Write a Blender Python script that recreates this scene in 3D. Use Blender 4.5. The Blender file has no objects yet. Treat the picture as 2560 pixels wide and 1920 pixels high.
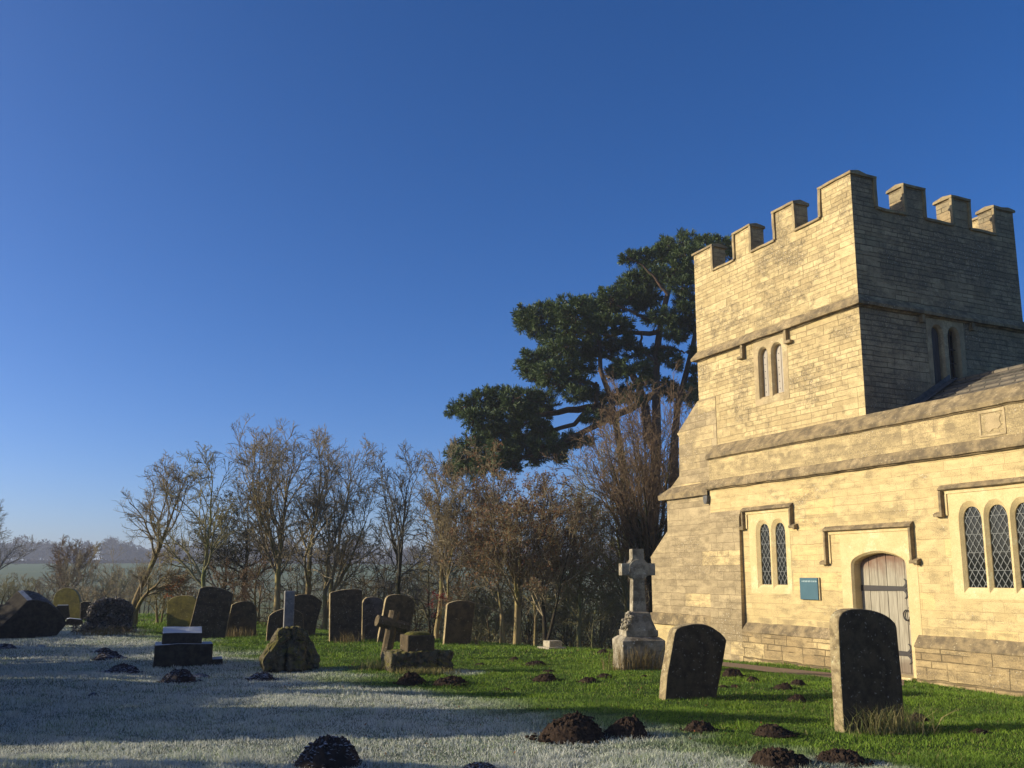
import bpy, bmesh, math, random
import numpy as np
from mathutils import Vector, noise as mnoise
sc = bpy.context.scene
COL = sc.collection
PI = math.pi
R = math.radians
# ------------------------------------------------------------------ camera model
FOC, CY, EYE = 2264.0, 1060.0, 1.7
TH = math.atan(377 / 2264); CT, ST = math.cos(TH), math.sin(TH)
AX = R(24.73)
T = np.array([math.sin(AX), -math.cos(AX)])      # along the church, eastward
N = np.array([-math.cos(AX), -math.sin(AX)])     # out of the south wall
def ray(u, v):
    b = (CY - v) / FOC
    return np.array([(u - 1280) / FOC, CT - b * ST, ST + b * CT])
def G(u, v, z=0.0):
    d = ray(u, v); k = (z - EYE) / d[2]
    return np.array([d[0] * k, d[1] * k, z])
def PD(u, v, D):
    d = ray(u, v); k = D / d[1]
    return np.array([d[0] * k, D, EYE + d[2] * k])
O2 = G(2299, 1693, -0.08)[:2]
rng = np.random.default_rng(7)
random.seed(7)

def sstep(t):
    t = np.clip(t, 0, 1); return t * t * (3 - 2 * t)
def hground(x, y):
    x = np.asarray(x, float); y = np.asarray(y, float)
    y0 = np.interp(x, [-60, -30, -14, -8, -4.5, -2, 0, 2.5, 8, 30], [60, 52, 38, 30.5, 25.5, 23.4, 22.0, 20.6, 21.5, 24])
    z = -2.3 * sstep((y - y0) / 17.0)
    dx, dy = x - O2[0], y - O2[1]
    dep = dx * N[0] + dy * N[1]; s = dx * T[0] + dy * T[1]
    z = z - 0.17 * sstep(1 - dep / 3.2) * sstep((s + 11) / 3.0)
    near = sstep(1 - (np.hypot(x, y) - 40) / 40)
    z = z + near * (0.035 * np.sin(x * 0.9 + 0.6 * y) * np.sin(y * 0.7 - 0.4 * x + 1.2) + 0.02 * np.sin(2.1 * y + 0.35 * x) * np.sin(0.5 * x + 2))
    far = sstep((y - 170) / 470)
    z = z + far * (12.2 - 1.2 * np.sin(x * 0.006 + 0.8)) + 0.8 * sstep((y - 60) / 80) * np.sin(x * 0.013) * np.sin(y * 0.011)
    return z

# ------------------------------------------------------------------ mesh helpers
def link(o, parent=None):
    COL.objects.link(o)
    if parent is not None: o.parent = parent
    return o
def tag(o, label=None, cat=None, group=None, kind=None):
    if label: o['label'] = label
    if cat: o['category'] = cat
    if group: o['group'] = group
    if kind: o['kind'] = kind
    return o
def thing(name, label, cat, loc=(0, 0, 0), rz=0.0, group=None):
    o = bpy.data.objects.new(name, None); o.empty_display_size = 0.2
    o.location = loc; o.rotation_euler = (0, 0, rz)
    link(o); return tag(o, label, cat, group)
def mk(name, verts, faces, mat, parent=None, smooth=False, loc=None):
    me = bpy.data.meshes.new(name)
    verts = np.asarray(verts, dtype=np.float32)
    if loc is not None: verts = verts - np.asarray(loc, dtype=np.float32)
    if isinstance(faces, np.ndarray):
        n, k = faces.shape
        me.vertices.add(len(verts)); me.vertices.foreach_set('co', verts.ravel())
        me.loops.add(n * k); me.loops.foreach_set('vertex_index', faces.astype(np.int32).ravel())
        me.polygons.add(n); me.polygons.foreach_set('loop_start', np.arange(0, n * k, k, dtype=np.int32))
        me.update(calc_edges=True)
    else:
        me.from_pydata([tuple(map(float, v)) for v in verts], [], faces); me.update()
    if smooth: me.polygons.foreach_set('use_smooth', np.ones(len(me.polygons), dtype=bool))
    me.validate()
    if mat is not None: me.materials.append(mat)
    o = bpy.data.objects.new(name, me)
    if loc is not None: o.location = tuple(map(float, loc))
    return link(o, parent)
WOB = {'string_course': 0.012, 'parapet_coping': 0.014, 'plinth_capping': 0.014, 'battlement_coping': 0.016, 'buttress_string': 0.016, 'buttress_plinth': 0.016, 'hood_mould': 0.007, 'lower_step': 0.02, 'upper_block': 0.012, 'side_step': 0.02, 'base_block': 0.014, 'block': 0.012}
class MB:
    def __init__(s): s.v = []; s.f = []
    def add(s, v, f):
        b = len(s.v); s.v += [tuple(map(float, p)) for p in v]; s.f += [tuple(i + b for i in q) for q in f]; return s
    def box(s, a, b):
        x0, y0, z0 = a; x1, y1, z1 = b
        return s.add([(x0, y0, z0), (x1, y0, z0), (x1, y1, z0), (x0, y1, z0), (x0, y0, z1), (x1, y0, z1), (x1, y1, z1), (x0, y1, z1)],
                     [(0, 3, 2, 1), (4, 5, 6, 7), (0, 1, 5, 4), (1, 2, 6, 5), (2, 3, 7, 6), (3, 0, 4, 7)])
    def prism(s, poly, ext):               # polygon of 3-D points, extruded by a vector
        p = [np.asarray(q, float) for q in poly]; n = len(p); e = np.asarray(ext, float)
        f = [tuple(range(n)), tuple(range(2 * n - 1, n - 1, -1))]
        f += [(i, i + n, (i + 1) % n + n, (i + 1) % n) for i in range(n)]
        return s.add(p + [q + e for q in p], f)
    def strip(s, A, B, closed=True):       # quads between two loops
        n = len(A); m = n if closed else n - 1
        return s.add(list(A) + list(B), [(i, (i + 1) % n, (i + 1) % n + n, i + n) for i in range(m)])
    def profx(s, prof, x0, x1):            # (y,z) profile along x
        return s.prism([(x0, y, z) for y, z in prof], (x1 - x0, 0, 0))
    def profy(s, prof, y0, y1):
        return s.prism([(x, y0, z) for x, z in prof], (0, y1 - y0, 0))
    def build(s, name, mat, parent=None, bevel=0.0, loc=None, smooth=False, wob=0.0, seg=2):
        o = mk(name, s.v, s.f, mat, parent, smooth, loc)
        bm = bmesh.new(); bm.from_mesh(o.data); bmesh.ops.recalc_face_normals(bm, faces=bm.faces)
        if wob == 0 and name in WOB: wob = WOB[name]
        if wob:
            for ax_ in range(3):
                lo_, hi_ = min(v.co[ax_] for v in bm.verts), max(v.co[ax_] for v in bm.verts)
                if hi_ - lo_ < 0.6: continue
                q = lo_ + 0.22
                while q < hi_ - 0.05:
                    no = [0, 0, 0]; no[ax_] = 1; pc = [0, 0, 0]; pc[ax_] = q
                    bmesh.ops.bisect_plane(bm, geom=bm.verts[:] + bm.edges[:] + bm.faces[:], plane_co=pc, plane_no=no); q += 0.2
            for v in bm.verts:
                p_ = v.co * 2.1; v.co += Vector((mnoise.noise(p_), mnoise.noise(p_ + Vector((9, 0, 0))), mnoise.noise(p_ + Vector((0, 9, 0))))) * wob + Vector((0, mnoise.noise(v.co * 9), mnoise.noise(v.co * 9 + Vector((4, 4, 4))))) * wob * 0.7
        bm.to_mesh(o.data); bm.free()
        if bevel:
            m = o.modifiers.new('edge', 'BEVEL'); m.width = bevel; m.segments = seg; m.limit_method = 'ANGLE'; m.angle_limit = R(35)
        return o
def holed(outer, holes, y0, y1):
    """vertical slab in the x-z plane with holes, from depth y0 to y1"""
    cu = bpy.data.curves.new('tmp', 'CURVE'); cu.dimensions = '2D'; cu.fill_mode = 'BOTH'; cu.extrude = abs(y1 - y0) / 2
    for pts in [outer] + holes:
        sp = cu.splines.new('POLY'); sp.points.add(len(pts) - 1)
        for i, (x, z) in enumerate(pts): sp.points[i].co = (x, z, 0, 1)
        sp.use_cyclic_u = True
    o = bpy.data.objects.new('tmp', cu); COL.objects.link(o)
    me = o.to_mesh()
    yc = (y0 + y1) / 2
    v = [(q.co.x, yc - q.co.z, q.co.y) for q in me.vertices]; f = [tuple(p.vertices) for p in me.polygons]
    o.to_mesh_clear(); bpy.data.objects.remove(o); bpy.data.curves.remove(cu)
    bm = bmesh.new()
    vs = [bm.verts.new(p) for p in v]
    for q in f:
        try: bm.faces.new([vs[i] for i in q])
        except ValueError: pass
    bmesh.ops.remove_doubles(bm, verts=bm.verts, dist=1e-5); bm.verts.index_update()
    out = MB(); out.v = [tuple(q.co) for q in bm.verts]; out.f = [tuple(w.index for w in p.verts) for p in bm.faces]; bm.free()
    return out
def rotyx(mb):       # x-z slab to y-z slab (for east/west faces): (x,y,z)->(-y,x,z)
    mb.v = [(-y, x, z) for x, y, z in mb.v]; return mb
def shift(mb, d):
    mb.v = [(x + d[0], y + d[1], z + d[2]) for x, y, z in mb.v]; return mb
def tubes(P, Rr, sides, cap=False):
    P = np.asarray(P, float); n, k, _ = P.shape
    t = np.gradient(P, axis=1); t /= np.linalg.norm(t, axis=2, keepdims=True) + 1e-9
    mean = P[:, -1] - P[:, 0]; mean /= np.linalg.norm(mean, axis=1, keepdims=True) + 1e-9
    ref = np.where(np.abs(mean[:, 2:3]) > 0.7, np.array([[1.0, 0, 0]]), np.array([[0, 0, 1.0]]))
    u = np.cross(t, ref[:, None, :]); u /= np.linalg.norm(u, axis=2, keepdims=True) + 1e-9
    w = np.cross(t, u)
    a = np.arange(sides) * 2 * PI / sides
    V = P[:, :, None, :] + Rr[:, :, None, None] * (np.cos(a)[None, None, :, None] * u[:, :, None, :] + np.sin(a)[None, None, :, None] * w[:, :, None, :])
    idx = np.arange(n * k * sides).reshape(n, k, sides)
    i0 = idx[:, :-1]; i1 = idx[:, 1:]
    F = np.stack([i0, np.roll(i0, -1, 2), np.roll(i1, -1, 2), i1], -1).reshape(-1, 4)
    return V.reshape(-1, 3), F
def merge(parts):
    vs, fs, b = [], [], 0
    for v, f in parts:
        vs.append(v); fs.append(f + b); b += len(v)
    return np.concatenate(vs), np.concatenate(fs)

# ------------------------------------------------------------------ materials
class NT:
    def __init__(s, name):
        s.m = bpy.data.materials.new(name); s.m.use_nodes = True; s.t = s.m.node_tree; s.t.nodes.clear()
        s.out = s.t.nodes.new('ShaderNodeOutputMaterial')
    def n(s, typ, props=None, **inp):
        nd = s.t.nodes.new('ShaderNode' + typ)
        for k, v in (props or {}).items(): setattr(nd, k, v)
        for k, v in inp.items():
            k = k.replace('_', ' ')
            if k.startswith('i') and k[1:].isdigit(): sock = nd.inputs[int(k[1:])]
            else: sock = nd.inputs[k]
            s.put(sock, v)
        return nd
    def put(s, sock, v):
        if isinstance(v, bpy.types.NodeSocket): s.t.links.new(v, sock)
        elif isinstance(v, bpy.types.Node): s.t.links.new(v.outputs[0], sock)
        elif isinstance(v, (tuple, list)) and len(v) == 3 and sock.type == 'RGBA': sock.default_value = (*v, 1)
        else: sock.default_value = v
    def math(s, op, a, b=0.0, c=None, clamp=False):
        kw = dict(i0=a, i1=b)
        if c is not None: kw['i2'] = c
        return s.n('Math', {'operation': op, 'use_clamp': clamp}, **kw).outputs[0]
    def mix(s, f, a, b, mode='MIX'):
        return s.n('MixRGB', {'blend_type': mode}, Fac=f, Color1=a, Color2=b).outputs[0]
    def noise(s, scale, vec=None, detail=4, rough=0.55, out=0):
        kw = dict(Scale=scale, Detail=detail, Roughness=rough)
        if vec is not None: kw['Vector'] = vec
        return s.n('TexNoise', **kw).outputs[out]
    def step(s, x, lo, hi):
        return s.n('MapRange', {'interpolation_type': 'SMOOTHSTEP'}, Value=x, From_Min=lo, From_Max=hi).outputs[0]
    def obj(s): return s.n('TexCoord').outputs['Object']
    def pos(s): return s.n('NewGeometry').outputs['Position']
    def bsdf(s, col, rough=0.9, bump=None, bstr=0.5, bdist=0.01, spec=0.2, **kw):
        b = s.n('BsdfPrincipled', Base_Color=col, Roughness=rough, **kw)
        b.inputs['Specular IOR Level'].default_value = spec
        if bump is not None:
            bp = s.n('Bump', Height=bump, Strength=bstr, Distance=bdist); s.t.links.new(bp.outputs[0], b.inputs['Normal'])
        s.t.links.new(b.outputs[0], s.out.inputs[0]); s.b = b
        return s.m

def masonry(name, cA, cB, row, width, stain, mort=(0.36, 0.28, 0.16), clean=0.12, seed=0.0, bstr=0.6, msize=0.006, stainc=(0.15, 0.12, 0.075), pale=(0.66, 0.5, 0.24), upstain=None, sx=0.62, sz=1.5):
    t = NT(name)
    tc = t.n('TexCoord'); o = tc.outputs['Object']
    x = t.n('SeparateXYZ', Vector=o); nx = t.n('SeparateXYZ', Vector=tc.outputs['Normal'])
    side = t.math('GREATER_THAN', t.math('ABSOLUTE', nx.outputs[0]), 0.6)
    u = t.math('ADD', t.math('MULTIPLY', x.outputs[0], t.math('SUBTRACT', 1.0, side)), t.math('MULTIPLY', x.outputs[1], side))
    z = x.outputs[2]
    zn = t.n('TexNoise', {'noise_dimensions': '1D'}, W=t.math('MULTIPLY', t.math('ADD', z, seed), 2.6), Scale=1.0, Detail=1.0).outputs[0]
    z2 = t.math('ADD', z, t.math('MULTIPLY', zn, row * 1.1))
    wob = t.n('TexNoise', Vector=o, Scale=3.0, Detail=3.0)
    ws = t.n('SeparateXYZ', Vector=wob.outputs['Color'])
    uu = t.math('ADD', u, t.math('MULTIPLY', ws.outputs[0], 0.05)); zz = t.math('ADD', z2, t.math('MULTIPLY', ws.outputs[1], 0.03))
    v = t.n('CombineXYZ', X=uu, Y=zz, Z=0.0)
    def brick(w, h, ms, off=0.5):
        return t.n('TexBrick', {'offset': off, 'offset_frequency': 2, 'squash': 1.45, 'squash_frequency': 3}, Vector=v, Color1=(0, 0, 0), Color2=(1, 1, 1), Mortar=(0.5, 0.5, 0.5), Scale=1.0,
                   Mortar_Size=ms, Mortar_Smooth=0.35, Bias=0.0, Brick_Width=w, Row_Height=h)
    b1 = brick(width, row, msize); b2 = brick(width * 1.9, row * 2.0, msize * 0.6, 0.37)
    r1 = b1.outputs['Color']; r2 = b2.outputs['Color']
    big = t.step(t.noise(0.9, o, 2), 0.52, 0.56)
    fac = t.mix(big, b1.outputs['Fac'], b2.outputs['Fac'])
    hv = t.n('CombineXYZ', X=t.math('MULTIPLY', x.outputs[0], sx), Y=t.math('MULTIPLY', x.outputs[1], sx), Z=t.math('MULTIPLY', z, sz)).outputs[0]
    n1 = t.noise(5.0, hv, 6, 0.68); n2 = t.noise(38.0, o, 4, 0.6); n3 = t.noise(0.85, hv, 5, 0.62)
    col = t.mix(r1, cA, cB)
    col = t.mix(t.math('MULTIPLY', t.step(r2, 1 - clean - 0.02, 1 - clean), 0.85), col, pale)
    col = t.mix(t.math('MULTIPLY', t.step(n1, 0.35, 0.7), 0.4), col, tuple(0.62 * q for q in cB))
    keep = t.math('SUBTRACT', 1.0, t.noise(2.2, o, 3))
    col = t.mix(t.math('MULTIPLY', t.math('MULTIPLY', fac, t.step(keep, 0.28, 0.52)), 0.8), col, mort)
    st = t.math('MULTIPLY', t.step(t.math('ADD', t.math('MULTIPLY', n3, 0.6), t.math('MULTIPLY', n1, 0.4)), 0.60 - 0.22 * stain, 0.68 - 0.12 * stain), t.step(n2, 0.25, 0.62))
    if upstain:
        for z0, dz, amt in upstain:
            band = t.math('MULTIPLY', t.step(z, z0 - dz, z0 - dz * 0.1), t.math('LESS_THAN', z, z0 + 0.02))
            st = t.math('MAXIMUM', st, t.math('MULTIPLY', t.math('MULTIPLY', band, t.step(t.noise(2.6, o, 5, 0.65), 0.42, 0.58)), amt))
    col = t.mix(t.math('MULTIPLY', st, 0.8), col, stainc)
    col = t.mix(t.math('MULTIPLY', t.step(t.math('ADD', t.noise(60.0, o, 4, 0.7), t.math('MULTIPLY', t.noise(6.0, hv, 4, 0.6), 0.4)), 0.68, 0.86), 0.6), col, (0.16, 0.12, 0.07))
    vo = t.n('TexVoronoi', Vector=o, Scale=16.0)
    col = t.mix(t.math('MULTIPLY', t.math('MULTIPLY', t.math('LESS_THAN', vo.outputs['Distance'], 0.16), t.step(n3, 0.5, 0.62)), 0.6), col, (0.66, 0.62, 0.5))
    hgt = t.math('ADD', t.math('MULTIPLY', t.math('SUBTRACT', 1.0, fac), 0.8), t.math('ADD', t.math('MULTIPLY', n1, 0.7), t.math('ADD', t.math('MULTIPLY', n2, 0.35), t.math('MULTIPLY', r1, 0.35))))
    return t.bsdf(col, 0.92, hgt, bstr, 0.018, 0.12)

def stonemat(name, base, dark, light=(0.5, 0.47, 0.38), lich=0.5, scale=1.0, bstr=0.5, moss=None, rough=0.92):
    t = NT(name); o = t.obj()
    n1 = t.noise(4 * scale, o, 6, 0.65); n2 = t.noise(30 * scale, o, 5, 0.65); n3 = t.noise(110 * scale, o, 3, 0.6)
    col = t.mix(t.step(n1, 0.35, 0.65), base, dark)
    col = t.mix(t.math('MULTIPLY', t.step(n3, 0.45, 0.7), 0.5), col, tuple(q * 0.45 for q in dark))
    vo = t.n('TexVoronoi', Vector=t.n('VectorMath', {'operation': 'ADD'}, i0=o, i1=t.n('VectorMath', {'operation': 'SCALE'}, i0=t.noise(9, o, 2, 0.5, 1), Scale=0.12).outputs[0]).outputs[0], Scale=17.0 * scale)
    cell = t.n('SeparateXYZ', Vector=vo.outputs['Color'])
    spot = t.math('MULTIPLY', t.step(vo.outputs['Distance'], 0.3, 0.2), t.math('GREATER_THAN', cell.outputs[0], 1 - 0.35 * lich))
    spot = t.math('MULTIPLY', spot, t.step(n2, 0.3, 0.6))
    col = t.mix(t.math('MULTIPLY', spot, 0.8), col, light)
    pt = t.math('MULTIPLY', t.step(t.noise(2.1 * scale, o, 5, 0.7), 0.52, 0.64), t.step(n2, 0.35, 0.6))
    col = t.mix(t.math('MULTIPLY', pt, 0.45), col, tuple(min(0.7, q * 1.7 + 0.02) for q in base))
    if moss:
        col = t.mix(t.math('MULTIPLY', t.step(t.math('ADD', t.noise(3.2 * scale, o, 5, 0.7), t.math('MULTIPLY', t.n('SeparateXYZ', Vector=t.n('NewGeometry').outputs['Normal']).outputs[2], 0.16)), 0.5, 0.66), 0.85), col, moss)
    h = t.math('ADD', n1, t.math('ADD', t.math('MULTIPLY', n2, 0.6), t.math('MULTIPLY', n3, 0.25)))
    return t.bsdf(col, rough, h, bstr, 0.02, 0.15)

def simple(name, c1, c2=None, scale=20, rough=0.85, bstr=0.3, spec=0.2, **kw):
    t = NT(name); o = t.obj(); n1 = t.noise(scale, o, 5, 0.6)
    col = t.mix(t.step(n1, 0.35, 0.65), c1, c2 or tuple(q * 0.7 for q in c1))
    return t.bsdf(col, rough, n1, bstr, 0.01, spec, **kw)

M = {}
WA, WB = (0.62, 0.475, 0.23), (0.47, 0.36, 0.175)
M['ashlar'] = masonry('aisle limestone', WA, (0.52, 0.395, 0.185), 0.15, 0.40, 0.42, clean=0.16, seed=3.1, bstr=0.45, mort=(0.33, 0.24, 0.11), msize=0.005, pale=(0.68, 0.50, 0.22), upstain=[(2.9, 0.35, 0.5), (0.75, 0.35, 0.6)])
M['parapet'] = masonry('parapet limestone', WA, WB, 0.16, 0.5, 1.0, clean=0.1, seed=8.4, bstr=0.6, stainc=(0.2, 0.155, 0.09), upstain=[(4.28, 0.36, 0.95)])
M['tower'] = masonry('tower rubble limestone', (0.62, 0.48, 0.24), (0.45, 0.34, 0.165), 0.105, 0.31, 0.6, clean=0.14, seed=1.7, bstr=1.3, mort=(0.34, 0.255, 0.135), pale=(0.66, 0.51, 0.26), msize=0.0055, sx=0.9, sz=1.3)
M['tower_shaded'] = masonry('tower rubble stained and darkened for shade', (0.50, 0.375, 0.205), (0.34, 0.255, 0.14), 0.105, 0.36, 0.9, clean=0.08, seed=1.7, bstr=1.8, mort=(0.10, 0.08, 0.05), msize=0.007, sx=0.9, sz=1.2, pale=(0.32, 0.26, 0.15), stainc=(0.13, 0.112, 0.082))  # tower stone again, darkened to carry the east face's shade
M['plinth'] = masonry('plinth rubble', (0.50, 0.37, 0.18), (0.33, 0.235, 0.115), 0.17, 0.42, 0.8, clean=0.1, seed=5.5, bstr=1.8, mort=(0.10, 0.075, 0.04), msize=0.011, stainc=(0.16, 0.125, 0.075))
M['buttress'] = masonry('buttress limestone', (0.48, 0.375, 0.21), (0.34, 0.265, 0.15), 0.17, 0.42, 0.75, clean=0.12, seed=2.2, bstr=0.8, mort=(0.24, 0.18, 0.10), stainc=(0.2, 0.155, 0.09))
M['trim'] = stonemat('weathered mouldings', (0.32, 0.24, 0.125), (0.145, 0.112, 0.068), (0.5, 0.42, 0.25), 0.5, 1.2, 0.7)
M['coping'] = stonemat('lichened coping', (0.36, 0.275, 0.14), (0.22, 0.17, 0.10), (0.48, 0.26, 0.05), 0.7, 1.0, 0.7)
M['dressed'] = stonemat('pale dressed stone', (0.65, 0.50, 0.25), (0.55, 0.42, 0.20), (0.6, 0.5, 0.3), 0.1, 0.8, 0.25)
M['dressed_old'] = stonemat('grey dressed stone', (0.46, 0.35, 0.19), (0.34, 0.26, 0.14), (0.55, 0.46, 0.3), 0.25, 1.0, 0.4)
M['dressed_shaded'] = stonemat('dressed stone darkened for shade', (0.42, 0.32, 0.175), (0.29, 0.22, 0.125), (0.4, 0.33, 0.2), 0.3, 1.0, 0.4)  # east belfry surround, its shade put into the colour
M['lead'] = simple('lead flashing', (0.13, 0.125, 0.115), (0.08, 0.078, 0.073), 9, 0.6)
M['iron'] = simple('black iron', (0.022, 0.02, 0.018), (0.035, 0.025, 0.02), 40, 0.6, 0.4, 0.4)
def glassmat():
    t = NT('dark window glass'); o = t.obj(); n1 = t.noise(14, o, 2)
    return t.bsdf(t.mix(n1, (0.006, 0.007, 0.006), (0.02, 0.022, 0.02)), 0.06, t.noise(9, o, 2), 0.08, 0.02, 0.25)
M['glass'] = glassmat()
M['came'] = simple('leading', (0.20, 0.205, 0.19), (0.15, 0.155, 0.145), 30, 0.6)
def woodmat(name, a, b, stain):
    t = NT(name); o = t.obj(); x = t.n('SeparateXYZ', Vector=o)
    v = t.n('CombineXYZ', X=t.math('MULTIPLY', x.outputs[0], 34.0), Y=t.math('MULTIPLY', x.outputs[1], 34.0), Z=t.math('MULTIPLY', x.outputs[2], 2.2)).outputs[0]
    n1 = t.noise(1.0, v, 6, 0.65); n2 = t.noise(5, o, 4)
    col = t.mix(t.step(n1, 0.3, 0.7), a, b)
    if stain:
        s = t.math('MULTIPLY', t.step(t.math('ADD', x.outputs[2], t.math('MULTIPLY', n2, 0.5)), 1.9, 2.3), 0.8)
        col = t.mix(s, col, (0.16, 0.075, 0.045))
        s2 = t.math('MULTIPLY', t.step(t.math('SUBTRACT', 0.32, t.math('ADD', x.outputs[2], t.math('MULTIPLY', n2, 0.25))), -0.05, 0.12), 0.7)
        col = t.mix(s2, col, (0.13, 0.09, 0.06))
    return t.bsdf(col, 0.85, n1, 0.5, 0.004, 0.15)
M['door'] = woodmat('bleached oak door', (0.38, 0.34, 0.25), (0.23, 0.20, 0.145), True)
M['shutter'] = woodmat('grey oak shutter', (0.42, 0.37, 0.30), (0.30, 0.26, 0.2), False)
M['shutter_shaded'] = woodmat('weathered shutter darkened for recess shade', (0.10, 0.09, 0.085), (0.06, 0.055, 0.05), False)  # shade of the east window recess painted into the boards
M['sign'] = simple('blue sign panel', (0.028, 0.088, 0.115), (0.033, 0.098, 0.125), 6, 0.5, 0.05, 0.4)
M['signtext'] = simple('pale sign lettering', (0.5, 0.62, 0.6), None, 20, 0.6)
M['signback'] = simple('sign backing board', (0.45, 0.36, 0.2), None, 20, 0.8)
def slate():
    t = NT('stone slates'); o = t.obj()
    mp = t.n('Mapping', {}, Vector=o)
    b = t.n('TexBrick', Vector=mp, Color1=(0.12, 0.1, 0.075), Color2=(0.2, 0.165, 0.115), Mortar=(0.03, 0.025, 0.02), Scale=1.0, Mortar_Size=0.012, Brick_Width=0.32, Row_Height=0.2)
    n = t.noise(6, o, 6, 0.65)
    return t.bsdf(t.mix(t.math('MULTIPLY', t.step(n, .4, .65), .6), b.outputs[0], (0.09, 0.085, 0.07)), 0.9, t.math('SUBTRACT', n, b.outputs['Fac']), 0.8, 0.03)
M['slate'] = slate()
# gravestones
M['gs_shaded'] = stonemat('lichened headstone darkened for shade', (0.10, 0.076, 0.048), (0.046, 0.036, 0.024), (0.32, 0.31, 0.27), 0.75, 1.5, 0.5)  # shade on the front faces is part of this lichened stone's colour
M['gs_brown'] = stonemat('brown limestone headstone', (0.13, 0.095, 0.050), (0.055, 0.042, 0.026), (0.33, 0.29, 0.2), 0.35, 1.0, 0.5)
M['gs_gold'] = stonemat('golden lichened headstone', (0.155, 0.115, 0.062), (0.07, 0.053, 0.03), (0.42, 0.37, 0.28), 0.6, 1.4, 0.7)
M['gs_olive'] = stonemat('olive algae headstone', (0.19, 0.155, 0.035), (0.095, 0.08, 0.025), (0.34, 0.3, 0.12), 0.3, 1.0, 0.4)
M['gs_grey'] = stonemat('grey granite', (0.27, 0.255, 0.23), (0.17, 0.16, 0.145), (0.4, 0.38, 0.34), 0.3, 2.5, 0.3)
M['gs_monument'] = stonemat('weathered white monument', (0.42, 0.365, 0.26), (0.14, 0.115, 0.078), (0.58, 0.55, 0.46), 0.5, 0.9, 0.6)
M['gs_lit_edge'] = stonemat('lichened edges brightened as sunlit', (0.46, 0.36, 0.19), (0.20, 0.15, 0.08), (0.66, 0.6, 0.45), 0.9, 2.2, 0.9)  # sunlit brightness painted into the lichened side faces
M['gs_white'] = stonemat('pale limestone block', (0.44, 0.39, 0.28), (0.25, 0.215, 0.15), (0.6, 0.56, 0.45), 0.4, 1.0, 0.4)
M['gs_rubble'] = stonemat('rough rubble base', (0.17, 0.14, 0.085), (0.05, 0.042, 0.028), (0.42, 0.38, 0.28), 0.45, 1.6, 1.0, moss=(0.13, 0.115, 0.025))
M['gs_frost'] = stonemat('frosted stone', (0.14, 0.13, 0.12), (0.06, 0.055, 0.05), (0.45, 0.45, 0.45), 0.6, 1.5, 0.6)
def frosttop(name, base, frost=(0.40, 0.42, 0.43), lo=0.55, hi=0.9):
    t = NT(name); o = t.obj(); n1 = t.noise(9, o, 5, 0.65)
    z = t.n('SeparateXYZ', Vector=t.n('NewGeometry').outputs['Normal']).outputs[2]
    col = t.mix(t.step(n1, 0.35, 0.65), base, tuple(q * 0.5 for q in base))
    col = t.mix(t.step(t.math('ADD', z, t.math('MULTIPLY', n1, 0.3)), lo + 0.15, hi + 0.15), col, frost)
    return t.bsdf(col, 0.9, n1, 0.5, 0.02, 0.2)
M['gs_frosttop'] = frosttop('dark stone with frosted top', (0.070, 0.058, 0.042))
M['soil'] = simple('mole soil', (0.047, 0.031, 0.021), (0.024, 0.0165, 0.012), 30, 0.95, 1.0, 0.05)
M['soil_frost'] = frosttop('frosted mole soil', (0.036, 0.025, 0.020), (0.30, 0.33, 0.38), 0.62, 1.05)

FROST_A, FROST_C = 0.73, 9.2
def frostfac(t, sharp=1.0, wob=1.5):
    p = t.pos(); x = t.n('SeparateXYZ', Vector=p)
    f = t.math('ADD', x.outputs[0], t.math('MULTIPLY', t.math('SUBTRACT', x.outputs[1], FROST_C), FROST_A))
    flat = t.n('CombineXYZ', X=t.math('MULTIPLY', x.outputs[0], 0.55), Y=x.outputs[1], Z=0.0).outputs[0]
    nz = t.noise(0.9, flat, 4, 0.6)
    f = t.math('ADD', f, t.math('MULTIPLY', t.math('SUBTRACT', nz, 0.5), 5.0 * wob / 1.5))
    m = t.math('SUBTRACT', 1.0, t.step(f, 0.9, 3.0))
    # little frosted pockets behind heaps and stones further right
    for (cx, cy, rx, ry) in POCKETS:
        d = t.math('ADD', t.math('POWER', t.math('DIVIDE', t.math('SUBTRACT', x.outputs[0], cx), rx), 2.0), t.math('POWER', t.math('DIVIDE', t.math('SUBTRACT', x.outputs[1], cy), ry), 2.0))
        m = t.math('MAXIMUM', m, t.math('MULTIPLY', t.step(t.math('ADD', d, t.math('MULTIPLY', nz, 0.8)), 1.7, 0.6), 0.8))
    m = t.math('MULTIPLY', m, t.step(x.outputs[1], 42.0, 32.0))
    return m
POCKETS = []
for u, v, wu, hv in [(1150, 1683, 75, 9), (1515, 1858, 45, 14), (1640, 1851, 55, 7), (2200, 1908, 30, 8)]:
    a = G(u, v); b = G(u + wu, v); c_ = G(u, v - hv)
    POCKETS.append((a[0], a[1], b[0] - a[0], c_[1] - a[1]))
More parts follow.
